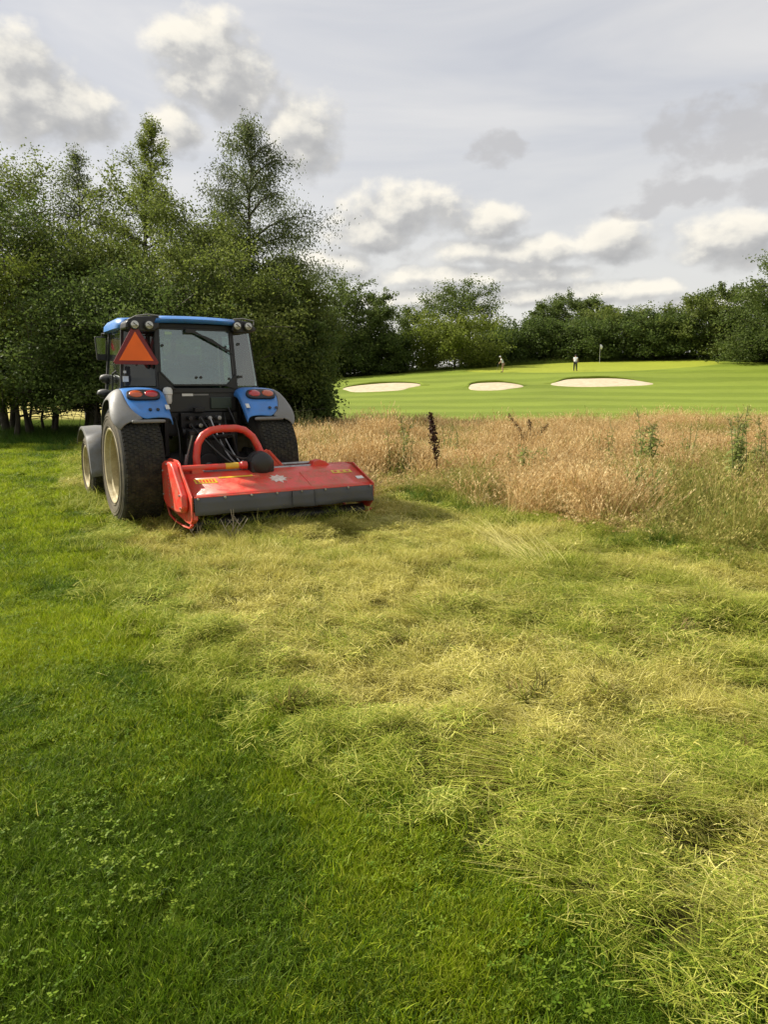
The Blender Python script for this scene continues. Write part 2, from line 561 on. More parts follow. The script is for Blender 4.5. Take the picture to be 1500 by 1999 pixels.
def leaf_mat(name, a, b, c, trans=0.35, spec=0.2, rough=0.6):
    m, t, out = new_mat(name)
    at = t.node('ShaderNodeAttribute', attribute_name='vary')
    sp = t.node('ShaderNodeSeparateColor'); t.put(sp.inputs[0], at.outputs[0])
    col = t.ramp(sp.outputs[0], [(0, a), (0.55, b), (1, c)])
    p = princ(t, col, rough, 0, spec)
    tl = t.node('ShaderNodeBsdfTranslucent'); t.put(tl.inputs[0], col)
    mx = t.node('ShaderNodeMixShader'); mx.inputs[0].default_value = trans + 0.15
    t.L.new(p.outputs[0], mx.inputs[1]); t.L.new(tl.outputs[0], mx.inputs[2])
    t.L.new(mx.outputs[0], out.inputs[0])
    return m


M['leaf_dark'] = leaf_mat('dark_leaf', (0.050, 0.082, 0.017), (0.088, 0.130, 0.028), (0.145, 0.185, 0.048))
M['leaf_olive'] = leaf_mat('olive_leaf', (0.088, 0.118, 0.020), (0.140, 0.180, 0.034), (0.205, 0.235, 0.060))
M['leaf_bright'] = leaf_mat('bright_leaf', (0.095, 0.130, 0.016), (0.155, 0.195, 0.028), (0.22, 0.25, 0.050))
M['leaf_grey'] = leaf_mat('birch_leaf', (0.068, 0.094, 0.030), (0.115, 0.145, 0.050), (0.175, 0.20, 0.080))
M['leaf_far'] = leaf_mat('far_leaf', (0.062, 0.094, 0.020), (0.100, 0.138, 0.030), (0.145, 0.180, 0.046))
M['leaf_weed'] = leaf_mat('weed_leaf', (0.15, 0.20, 0.045), (0.24, 0.29, 0.075), (0.40, 0.42, 0.17))
M['green_stem'] = paint('green_stem', (0.17, 0.20, 0.06), 0.6, dirt=0.1)
M['dock'] = leaf_mat('dock_seed', (0.022, 0.008, 0.006), (0.045, 0.017, 0.012), (0.09, 0.040, 0.025), trans=0.1)
M['dock_tan'] = leaf_mat('dock_seed_brown', (0.07, 0.045, 0.02), (0.13, 0.085, 0.035), (0.2, 0.15, 0.06), trans=0.1)


def bark_mat():
    m, t, out = new_mat('bark')
    tc = t.node('ShaderNodeTexCoord').outputs['Object']
    n = t.noise(t.v('MULTIPLY', tc, (6, 6, 1.5)), 2.0, 6, 0.65)
    c = t.ramp(n, [(0.3, (0.03, 0.024, 0.017)), (0.7, (0.10, 0.085, 0.06))])
    p = princ(t, c, 0.9, normal=bump(t, n, 0.03, 0.7))
    t.L.new(p.outputs[0], out.inputs[0])
    return m


M['bark'] = bark_mat()


def ground_mat():
    m, t, out = new_mat('ground_soil')
    at = t.node('ShaderNodeAttribute', attribute_name='turf').outputs[0]
    g = t.node('ShaderNodeNewGeometry').outputs['Position']
    n = t.noise(g, 9.0, 7, 0.7); n2 = t.noise(g, 70.0, 3, 0.6); n3 = t.noise(g, 0.25, 4, 0.55)
    k = t.m('MULTIPLY', t.m('MULTIPLY_ADD', n, 0.9, 0.55), t.m('MULTIPLY_ADD', n2, 0.9, 0.5))
    k = t.m('MULTIPLY', k, t.m('MULTIPLY_ADD', n3, 0.6, 0.7))
    s = t.node('ShaderNodeVectorMath', operation='SCALE'); t.put(s.inputs[0], at); t.put(s.inputs[3], k)
    p = princ(t, s.outputs[0], 1.0, spec=0.0, normal=bump(t, t.m('ADD', n, t.m('MULTIPLY', n2, 0.4)), 0.03, 0.8))
    t.L.new(p.outputs[0], out.inputs[0])
    return m


M['ground'] = ground_mat()

GREEN_C = (24.5, 89.0)


def fairway_mat():
    m, t, out = new_mat('mown_fairway')
    g = t.node('ShaderNodeNewGeometry').outputs['Position']
    sp = t.node('ShaderNodeSeparateXYZ'); t.put(sp.inputs[0], g)
    x, y = sp.outputs[0], sp.outputs[1]
    wob = t.noise(g, 0.06, 3, 0.5)
    # mowing lanes run across the view
    ph = t.m('ADD', t.m('MULTIPLY', y, 0.85), t.m('ADD', t.m('MULTIPLY', x, 0.10), t.m('MULTIPLY', wob, 9.0)))
    st = t.smooth(t.m('SINE', ph), -0.5, 0.5)
    base = t.mix(t.m('MULTIPLY', st, 0.8), (0.122, 0.166, 0.012), (0.165, 0.212, 0.022))
    # putting green with its collar
    dx = t.m('MULTIPLY', t.m('SUBTRACT', x, GREEN_C[0]), 1 / 15.0); dy = t.m('MULTIPLY', t.m('SUBTRACT', y, GREEN_C[1]), 1 / 9.0)
    r = t.m('SQRT', t.m('ADD', t.m('MULTIPLY', dx, dx), t.m('MULTIPLY', dy, dy)))
    r = t.m('ADD', r, t.m('MULTIPLY', t.m('SUBTRACT', wob, 0.5), 0.35))
    rings = t.m('MULTIPLY', t.smooth(t.m('SINE', t.m('MULTIPLY', r, 21.0)), -0.3, 0.6), t.smooth(r, 1.0, 2.2, 1, 0))
    base = t.mix(t.m('MULTIPLY', rings, 0.6), base, (0.158, 0.205, 0.016))
    base = t.mix(t.m('MULTIPLY', t.smooth(r, 1.04, 0.98), 0.9), base, (0.235, 0.265, 0.022))
    n = t.noise(g, 1.6, 6, 0.65); n2 = t.noise(g, 14.0, 3, 0.6); n3 = t.noise(g, 0.12, 4, 0.6)
    k = t.m('MULTIPLY', t.m('MULTIPLY_ADD', n, 0.36, 0.82), t.m('MULTIPLY', t.m('MULTIPLY_ADD', n2, 0.5, 0.75), t.m('MULTIPLY_ADD', n3, 0.5, 0.78)))
    s = t.node('ShaderNodeVectorMath', operation='SCALE'); t.put(s.inputs[0], base); t.put(s.inputs[3], k)
    p = princ(t, s.outputs[0], 0.8, spec=0.2, normal=bump(t, t.m('ADD', n, n2), 0.05, 0.5))
    p.inputs['Sheen Weight'].default_value = 0.0
    t.L.new(p.outputs[0], out.inputs[0])
    return m


M['fairway'] = fairway_mat()


def sand_mat():
    m, t, out = new_mat('bunker_sand')
    g = t.node('ShaderNodeNewGeometry').outputs['Position']
    n = t.noise(g, 2.0, 5, 0.6); n2 = t.noise(g, 25, 2, 0.5)
    c = t.ramp(n, [(0.3, (0.42, 0.345, 0.235)), (0.7, (0.54, 0.46, 0.33))])
    p = princ(t, c, 0.95, spec=0.1, normal=bump(t, n2, 0.03, 0.5))
    t.L.new(p.outputs[0], out.inputs[0])
    return m


M['sand'] = sand_mat()

# ------------------------------------------------------------------ the lie of the land
YAW = R(30.58)
TX, TY = -2.246, 9.003


def to_tr(x, y):
    dx, dy = x - TX, y - TY
    return dx * math.cos(YAW) + dy * math.sin(YAW), -dx * math.sin(YAW) + dy * math.cos(YAW)


def from_tr(x, y, z=0.0):
    return (TX + x * math.cos(YAW) - y * math.sin(YAW), TY + x * math.sin(YAW) + y * math.cos(YAW), z)


_cu = np.array([-0.55, -0.45, -0.35, -0.25, -0.13, -0.07, 0.07, 0.174, 0.278, 0.4, 0.52, 0.8])
_cz = np.array([0.0, 0.0, 0.25, 1.2, 1.9, 2.4, 3.4, 4.05, 4.45, 4.8, 5.05, 5.4])
_sd = np.array([0, 30, 45, 60, 68, 80, 95, 110, 140, 4000.0])
_ss = np.array([0, 0, .06, .21, .35, .66, 1, 1.03, 1.0, 1.0])
BUNKERS = [(-0.3, 70.0, 3.6, 2.6, 'shallow sand bunker at the foot of the tree belt, leftmost of the three'),
           (9.7, 66.5, 2.3, 2.2, 'small oval sand bunker in the middle of the three, below the golfer in shorts'),
           (19.5, 68.0, 4.15, 2.5, 'widest sand bunker with a waisted outline, below the golfer in dark trousers')]


def H(x, y):
    x = np.asarray(x, float); y = np.asarray(y, float)
    u = np.where(y > 5, x / np.maximum(y, 5), 0)
    hc = np.interp(u, _cu, _cz)
    s = (np.interp(y, _sd, _ss) * 2 + np.interp(y - 4, _sd, _ss) + np.interp(y + 4, _sd, _ss)) / 4
    z = hc * s
    z = z + 0.25 * s * (fbm(x * 0.05, y * 0.05, 5, 3) - 0.5)
    for bx, by, rx, ry, _ in BUNKERS:
        p = (x - bx) / rx; q = (y - by) / ry
        g = np.exp(-np.abs(p / 1.25) ** 3)
        rise = sstep(q, -0.9, 0.9) * (1 - sstep(q, 1.0, 5.0))
        z = z + 0.27 * g * rise - 0.08 * g * sstep(q, -2.2, -0.8) * (1 - sstep(q, -0.8, 0.4))
    return z


# left edge of the mown swath (x as a function of y) on the ground
_ey = np.array([-1, 1.0, 1.62, 1.84, 2.09, 2.35, 2.65, 2.97, 3.26, 3.88, 4.76, 6.49, 8.03, 9.8, 12.87, 17.9, 30])
_ex = np.array([2.6, 1.35, 0.95, 0.72, 0.44, 0.24, 0.0, -.26, -.58, -.95, -1.46, -2.32, -3.10, -4.06, -5.40, -7.4, -12])
# front edge of the uncut grass (y as a function of x)
_fx = np.array([-9, -1.6, -0.15, 1.01, 1.62, 2.2, 2.76, 3.28, 4.2, 6, 9, 30])
_fy = np.array([12, 12, 11.0, 9.7, 9.0, 8.0, 7.1, 6.35, 5.7, 5.0, 4.0, 0])


def zone(x, y):
    """0 lawn .. 1 cut swath, and tall-grass mask, verge mask"""
    x = np.asarray(x, float); y = np.asarray(y, float)
    nz = (fbm(x * 1.1, y * 1.1, 21, 3) - 0.5)
    e = np.interp(y, _ey, _ex)
    wdt = np.clip(0.34 + 0.02 * y, 0.3, 0.5)
    cut = sstep((x - e) + nz * 0.95 * np.clip(0.35 + 0.06 * y, 0.3, 1.0), -wdt, wdt)
    X, Y = to_tr(x, y)
    fy = np.interp(x, _fx, _fy)
    inner = sstep(X + nz * 0.5, 0.95, 1.15) * sstep(Y, -0.9, -0.5) * (x < -0.2)
    rightside = sstep((y - fy) + nz * 1.5, -0.12, 0.25) * sstep(X + nz * 0.3, 1.45, 1.7)
    tall = np.maximum(inner, rightside) * (1 - sstep(y + nz * 4, 24, 27)) * sstep(x + 0.22 * y + nz * 2, 0.0, 0.9)
    verge = sstep(y + nz * 5 + 0.1 * x, 17.6, 18.6) * (1 - sstep(y, 33, 36)) * (1 - sstep(x + 0.20 * y, 0.2, 1.2))
    return cut, tall, verge


def bumps(x, y):
    cut, tall, verge = zone(x, y)
    b = 0.012 * (fbm(x * 2.2, y * 2.2, 3, 3) - 0.5)
    hb = (fbm(x * 1.6 + y * 0.6, y * 1.6, 8, 4) - 0.45) * 0.18 + (fbm(x * 4.5, y * 4.5, 9, 3) - 0.5) * 0.12
    hb = hb - 0.045 * sstep(fbm(x * 2.6, y * 2.6, 77, 3), 0.60, 0.70)
    return b + hb * cut * (1 - sstep(y, 25, 30))


def near_z(x, y):
    return H(x, y) + bumps(x, y)


def lines(segs):
    out = []
    for a, b, st in segs:
        out.append(np.arange(a, b, st))
    return np.unique(np.concatenate(out + [[segs[-1][1]]]))


def sheet(xs, ys, zf):
    X, Y = np.meshgrid(xs, ys)
    Z = zf(X, Y)
    v = np.stack([X.ravel(), Y.ravel(), Z.ravel()], 1)
    nx, ny = len(xs), len(ys)
    i = np.arange(nx - 1)[None, :] + np.arange(ny - 1)[:, None] * nx
    f = np.stack([i, i + 1, i + nx + 1, i + nx], -1).reshape(-1, 4)
    return v, f


FX0, FX1, FY0, FY1 = -9.0, 80.0, 23.5, 135.0


def build_land():
    xs = lines([(-900, -200, 50), (-200, -60, 10), (-60, -14, 2), (-14, 14, 0.12), (14, 30, 0.5), (30, 100, 5), (100, 200, 20), (200, 900, 50)])
    ys = lines([(-60, -2, 4), (-2, 14, 0.12), (14, 36, 0.4), (36, 140, 3), (140, 300, 20), (300, 1500, 100)])

    def zf(X, Y):
        z = near_z(X, Y)
        inside = (X > FX0 + 1.2) & (X < FX1 - 4) & (Y > FY0 + 1.0) & (Y < FY1 - 4)
        return np.where(inside, z - 0.5, z - 0.014)
    v, f = sheet(xs, ys, zf)
    cut, tall, verge = zone(v[:, 0], v[:, 1])
    lawn = np.array([0.050, 0.075, 0.007]); hay = np.array([0.060, 0.055, 0.018]); tl = np.array([0.13, 0.105, 0.035]); vg = np.array([0.045, 0.065, 0.012])
    field = np.array([0.42, 0.37, 0.14])
    c = lawn * (1 - cut[:, None]) + hay * cut[:, None]
    c = c * (1 - tall[:, None]) + tl * tall[:, None]
    c = c * (1 - verge[:, None]) + vg * verge[:, None]
    w = sstep(v[:, 1], 33, 37)[:, None]
    c = c * (1 - w) + field * w
    col = np.concatenate([c, np.ones((len(c), 1))], 1)
    me = arr_mesh('ground', v, f, M['ground'], True, {'turf': ('FLOAT_COLOR', col)})
    tag(link('ground', me), 'soil and stubble under the grass reaching to the horizon', kind='structure')
    xs = lines([(FX0, 30, 0.4), (30, FX1, 1.0)]); ys = lines([(FY0, 60, 0.6), (60, 76, 0.25), (76, FY1, 0.8)])
    v, f = sheet(xs, ys, lambda X, Y: H(X, Y) + 0.02)
    tag(link('fairway', arr_mesh('fairway', v, f, M['fairway'], True)), 'bright striped mown fairway rising to the putting green', kind='structure')


build_land()


def build_bunkers():
    for k, (bx, by, rx, ry, lab) in enumerate(BUNKERS):
        rg = rs(40 + k)
        n, m = 72, 14
        th = np.linspace(0, 2 * PI, n, endpoint=False)
        rr = 1 + 0.09 * np.sin(2 * th + k) + 0.09 * np.sin(3 * th + 1.3 * k) + 0.04 * np.sin(5 * th + k * 2)
        if k == 2: rr = rr - 0.20 * np.exp(-((th - PI / 2 - 0.2) / 0.35) ** 2)
        V = [(bx, by, float(H(bx, by)) + 0.05)]; F = []
        for i in range(1, m + 1):
            s = i / m
            X = bx + rx * rr * s * np.cos(th); Y = by + ry * rr * s * np.sin(th)
            Z = H(X, Y) + 0.055 - 0.05 * (s == 1)
            V += list(zip(X, Y, Z))
        for j in range(n): F.append((0, 1 + j, 1 + (j + 1) % n))
        for i in range(m - 1):
            for j in range(n):
                l = (j + 1) % n
                F.append((1 + i * n + j, 1 + (i + 1) * n + j, 1 + (i + 1) * n + l, 1 + i * n + l))
        b = MB(); b.add(V, F)
        o = b.build('sand_bunker', M['sand'], smooth=60)
        tag(o, lab, 'bunker', 'sand bunkers beside the putting green')
        # overhanging turf lip along the back
        T = MB(); a0, a1 = R(8), R(172); K = 40; rows = []
        for i in range(K + 1):
            a = a0 + (a1 - a0) * i / K
            r0 = np.interp(a, th, rr)
            hgt = 0.24 * math.sin(PI * i / K) ** 0.6 + 0.01
            r_ = []
            for (q, dz) in ((0.965, 0.0), (0.94, 0.6), (0.975, 1.0), (1.04, 1.0), (1.16, 0.1)):
                X = bx + rx * r0 * q * math.cos(a); Y = by + ry * r0 * q * math.sin(a)
                r_.append((X, Y, float(H(X, Y)) + 0.03 + hgt * dz))
            rows.append(r_)
        T.grid(rows)
        T.build('turf_lip', M['fairway'], o, smooth=60)


build_bunkers()

# ------------------------------------------------------------------ instanced ground cover
def scatter(name, label, protos, pts, rot, scl, tint, idx):
    """one object that strews the given clump meshes over points"""
    pc = bpy.data.collections.new(name + '_kinds')
    for i, me in enumerate(protos):
        o = bpy.data.objects.new('%s_clump_%02d' % (name, i), me)
        pc.objects.link(o)
    n = len(pts)
    me = arr_mesh(name, pts, np.zeros((0, 3), np.int32), None, False,
                  {'rot': ('FLOAT_VECTOR', rot.astype(np.float32)), 'scl': ('FLOAT_VECTOR', scl.astype(np.float32)),
                   'tint': ('FLOAT', tint.astype(np.float32)), 'idx': ('INT', idx.astype(np.int32))})
    o = link(name, me)
    g = bpy.data.node_groups.new(name + '_nodes', 'GeometryNodeTree')
    g.interface.new_socket('Geometry', in_out='INPUT', socket_type='NodeSocketGeometry')
    g.interface.new_socket('Geometry', in_out='OUTPUT', socket_type='NodeSocketGeometry')
    N, L = g.nodes, g.links
    gi, go = N.new('NodeGroupInput'), N.new('NodeGroupOutput')
    ip = N.new('GeometryNodeInstanceOnPoints'); ci = N.new('GeometryNodeCollectionInfo')
    ci.inputs[0].default_value = pc
    ci.inputs['Separate Children'].default_value = True
    ci.inputs['Reset Children'].default_value = True
    L.new(gi.outputs[0], ip.inputs['Points']); L.new(ci.outputs[0], ip.inputs['Instance'])
    ip.inputs['Pick Instance'].default_value = True
    for an, typ, sock in (('idx', 'INT', 'Instance Index'), ('rot', 'FLOAT_VECTOR', 'Rotation'), ('scl', 'FLOAT_VECTOR', 'Scale')):
        na = N.new('GeometryNodeInputNamedAttribute'); na.data_type = typ; na.inputs[0].default_value = an
        out = [s for s in na.outputs if s.enabled and s.name == 'Attribute'][0]
        L.new(out, ip.inputs[sock])
    L.new(ip.outputs[0], go.inputs[0])
    md = o.modifiers.new('strew', 'NODES'); md.node_group = g
    tag(o, label, kind='stuff')
    return o


def strip_mesh(name, mat, base, dirs, L, rise, width, K, rg, side=None, curl=None, kind=None, extra=None, sag=None):
    """ribbons: n blades of K segments. base (n,3), dirs (n,2) horizontal lean, L length, rise (n,) fraction up 0..1"""
    n = len(L)
    t = np.linspace(0, 1, K + 1)[None, :]
    up = rise[:, None]
    # lean grows with height
    hor = L[:, None] * (t * np.sqrt(np.maximum(1 - up ** 2, 0)) * (0.35 + 0.65 * t))
    ver = L[:, None] * (t * up) * (1 - 0.25 * (1 - up) * t)
    if sag is not None: ver = ver - sag[:, None] * L[:, None] * t ** 2
    cx = dirs[:, :1] * hor; cy = dirs[:, 1:2] * hor
    if curl is not None:
        cx = cx - dirs[:, 1:2] * curl[:, None] * L[:, None] * t ** 2
        cy = cy + dirs[:, :1] * curl[:, None] * L[:, None] * t ** 2
    P = np.stack([base[:, :1] + cx, base[:, 1:2] + cy, base[:, 2:3] + ver], -1)      # n,K+1,3
    if side is None:
        a = rg.uniform(0, 2 * PI, n); side = np.stack([np.cos(a), np.sin(a), 0 * a], 1)
    w = width[:, None] * (1 - t ** 2 * 0.85) / 2
    A = P + side[:, None, :] * w[..., None]; B = P - side[:, None, :] * w[..., None]
    V = np.stack([A, B], 2).reshape(-1, 3)
    i = (np.arange(n)[:, None] * (K + 1) + np.arange(K)[None, :]) * 2
    F = np.stack([i, i + 1, i + 3, i + 2], -1).reshape(-1, 4)
    r1 = rg.uniform(0, 1, n)[:, None] * np.ones_like(t); r2 = rg.uniform(0, 1, n)[:, None] * np.ones_like(t)
    tt = np.ones((n, 1)) * t
    C = np.stack([r1 * 0.8 + tt * 0.2, tt, r2, np.ones_like(r1)], -1)
    C = np.repeat(C[:, :, None, :], 2, 2).reshape(-1, 4)
    if extra is not None:
        eV, eF, eC = extra
        F = np.concatenate([F, eF + len(V)]); V = np.concatenate([V, eV]); C = np.concatenate([C, eC])
    return arr_mesh(name, V, F, mat, False, {'vary': ('FLOAT_COLOR', C)})


def unit(n, rg):
    a = rg.uniform(0, 2 * PI, n)
    return np.stack([np.cos(a), np.sin(a)], 1)


def disc(n, r, rg):
    q = np.sqrt(rg.uniform(0, 1, n)) * r; a = rg.uniform(0, 2 * PI, n)
    return np.stack([q * np.cos(a), q * np.sin(a), np.zeros(n)], 1)


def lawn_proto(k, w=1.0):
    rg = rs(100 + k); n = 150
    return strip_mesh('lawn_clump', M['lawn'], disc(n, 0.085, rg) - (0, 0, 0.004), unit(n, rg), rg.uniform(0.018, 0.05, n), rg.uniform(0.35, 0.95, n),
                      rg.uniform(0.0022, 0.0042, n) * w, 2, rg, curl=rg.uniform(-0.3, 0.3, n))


def clover_proto(k):
    rg = rs(130 + k); V = []; F = []; C = []
    for s in range(9):
        x, y, _ = disc(1, 0.085, rg)[0]; z = rg.uniform(0.014, 0.030); a0 = rg.uniform(0, 2 * PI); r = rg.uniform(0.004, 0.008)
        v = rg.uniform(0, 1)
        for j in range(3):
            a = a0 + j * 2 * PI / 3; tilt = rg.uniform(-0.003, 0.004)
            b = len(V)
            for (q, da, dz) in ((0.1, 0, 0), (1.0, -0.55, tilt), (1.75, 0, tilt * 1.5 + 0.001), (1.0, 0.55, tilt)):
                V.append((x + r * q * math.cos(a + da), y + r * q * math.sin(a + da), z + dz)); C.append((v, 0.5, v, 1))
            F.append((b, b + 1, b + 2, b + 3))
    return arr_mesh('clover_clump', np.array(V), np.array(F), M['clover'], False, {'vary': ('FLOAT_COLOR', np.array(C, np.float32))})


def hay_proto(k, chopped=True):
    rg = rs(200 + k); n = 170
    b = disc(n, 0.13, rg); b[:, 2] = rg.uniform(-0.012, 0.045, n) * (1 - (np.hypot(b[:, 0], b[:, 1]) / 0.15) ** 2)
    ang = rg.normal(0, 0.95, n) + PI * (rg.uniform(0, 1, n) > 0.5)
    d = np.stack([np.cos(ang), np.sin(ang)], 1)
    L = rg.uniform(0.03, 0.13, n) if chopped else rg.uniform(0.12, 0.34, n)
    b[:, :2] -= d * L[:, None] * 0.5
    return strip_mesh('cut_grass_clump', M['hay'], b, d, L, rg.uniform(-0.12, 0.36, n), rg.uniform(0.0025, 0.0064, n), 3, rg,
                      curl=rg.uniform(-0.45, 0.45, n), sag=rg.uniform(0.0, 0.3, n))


def stubble_proto(k):
    rg = rs(260 + k); n = 90
    return strip_mesh('stubble_clump', M['hay'], disc(n, 0.12, rg), unit(n, rg), rg.uniform(0.04, 0.13, n), rg.uniform(0.3, 0.85, n),
                      rg.uniform(0.002, 0.005, n), 3, rg, curl=rg.uniform(-0.4, 0.4, n))


def tuft_proto(k, mat='rough', n=110, r=0.10, l0=0.12, l1=0.36):
    rg = rs(300 + k)
    b = disc(n, r, rg); d = unit(n, rg) * 0.4 + b[:, :2] / r * 0.8
    d /= np.maximum(np.hypot(d[:, 0], d[:, 1])[:, None], 1e-3)
    return strip_mesh('tuft_clump', M[mat], b, d, rg.uniform(l0, l1, n), rg.uniform(0.45, 0.97, n), rg.uniform(0.003, 0.007, n), 4, rg,
                      curl=rg.uniform(-0.3, 0.3, n), sag=rg.uniform(0, 0.35, n))


def tall_proto(k, heads=True, lean=0.0):
    """flowering meadow grass: fine stalks with loose panicles, leafy at the foot"""
    rg = rs(400 + k); n = 48
    b = disc(n, 0.2, rg); d = unit(n, rg)
    if lean: d = d * 0.25 + np.array([1.0, 0.0]); d /= np.hypot(d[:, 0], d[:, 1])[:, None]
    L = rg.uniform(0.5, 0.92, n); rise = rg.uniform(0.86, 0.995, n)
    if lean: rise = rg.uniform(0.35, 0.85, n)
    curl = rg.uniform(-0.12, 0.12, n)
    eV = []; eF = []; eC = []
    for i in range(n):
        tz = L[i]; up = rise[i]; hz = math.sqrt(1 - up * up)
        v0 = rg.uniform(0, 1); v2 = rg.uniform(0.3, 1)
        for j in range(9):
            t = rg.uniform(0.68, 1.0)
            hor = tz * t * hz * (0.35 + 0.65 * t); ver = tz * t * up * (1 - 0.25 * (1 - up) * t)
            px = b[i, 0] + d[i, 0] * hor - d[i, 1] * curl[i] * tz * t * t; py = b[i, 1] + d[i, 1] * hor + d[i, 0] * curl[i] * tz * t * t
            s = 0.030 * (1.12 - t) * 3
            a = rg.uniform(0, 2 * PI); q = rg.uniform(0.3, 1) * s
            cx, cy, cz = px + math.cos(a) * q * 0.6, py + math.sin(a) * q * 0.6, ver + q * 0.5
            l = rg.uniform(0.016, 0.036); w = rg.uniform(0.003, 0.006)
            ux, uy, uz = math.cos(a) * 0.5, math.sin(a) * 0.5, 0.8
            sx, sy = -math.sin(a + rg.uniform(-1, 1)), math.cos(a)
            bb = len(eV)
            eV += [(cx - ux * l, cy - uy * l, cz - uz * l), (cx + sx * w, cy + sy * w, cz), (cx + ux * l, cy + uy * l, cz + uz * l), (cx - sx * w, cy - sy * w, cz)]
            eF.append((bb, bb + 1, bb + 2, bb + 3)); eC += [(v0, 1, v2, 1)] * 4
    # leaves at the foot
    return strip_mesh('tall_grass_clump', M['tall'], b, d, L, rise, rg.uniform(0.0035, 0.0065, n), 4, rg, curl=curl,
                      extra=(np.array(eV), np.array(eF), np.array(eC, float)))


def tall_leaf_proto(k):
    rg = rs(450 + k); n = 70
    return strip_mesh('tall_leaf_clump', M['tall'], disc(n, 0.2, rg), unit(n, rg), rg.uniform(0.2, 0.7, n), rg.uniform(0.6, 0.97, n),
                      rg.uniform(0.005, 0.010, n), 4, rg, curl=rg.uniform(-0.3, 0.3, n), sag=rg.uniform(0, 0.3, n))


def straw_proto(k, n=26, l0=0.25, l1=0.75, spread=0.22):
    """long stalks lying one way"""
    rg = rs(500 + k)
    b = disc(n, 0.12, rg); b[:, 2] = rg.uniform(0.01, 0.06, n)
    a = rg.normal(0, spread, n); d = np.stack([np.cos(a), np.sin(a)], 1)
    L = rg.uniform(l0, l1, n)
    b[:, :2] -= d * L[:, None] * 0.5
    return strip_mesh('straw_clump', M['hay'], b, d, L, rg.uniform(-0.02, 0.12, n), rg.uniform(0.0018, 0.0038, n), 5, rg,
                      curl=rg.uniform(-0.15, 0.15, n), sag=rg.uniform(0, 0.1, n))


def cover(area, per_m2, rg):
    x0, x1, y0, y1 = area
    n = int((x1 - x0) * (y1 - y0) * per_m2)
    x = rg.uniform(x0, x1, n); y = rg.uniform(y0, y1, n)
    k = (np.abs(x) < 0.60 * y + 1.9)
    return x[k], y[k]


def finish(name, label, protos, x, y, rg, s0, s1, tint, z=0.0, rotz=None, tilt=0.12, idx=None, sz=None, ztop=None):
    n = len(x)
    P = np.stack([x, y, near_z(x, y) + z], 1)
    rz = rg.uniform(0, 2 * PI, n) if rotz is None else rotz
    rot = np.stack([rg.normal(0, tilt, n), rg.normal(0, tilt, n), rz], 1)
    s = rg.uniform(s0, s1, n)
    scl = np.stack([s, s, s * (1 if sz is None else sz)], 1)
    return scatter(name, label, protos, P, rot, scl, tint, rg.randint(0, len(protos), n) if idx is None else idx)


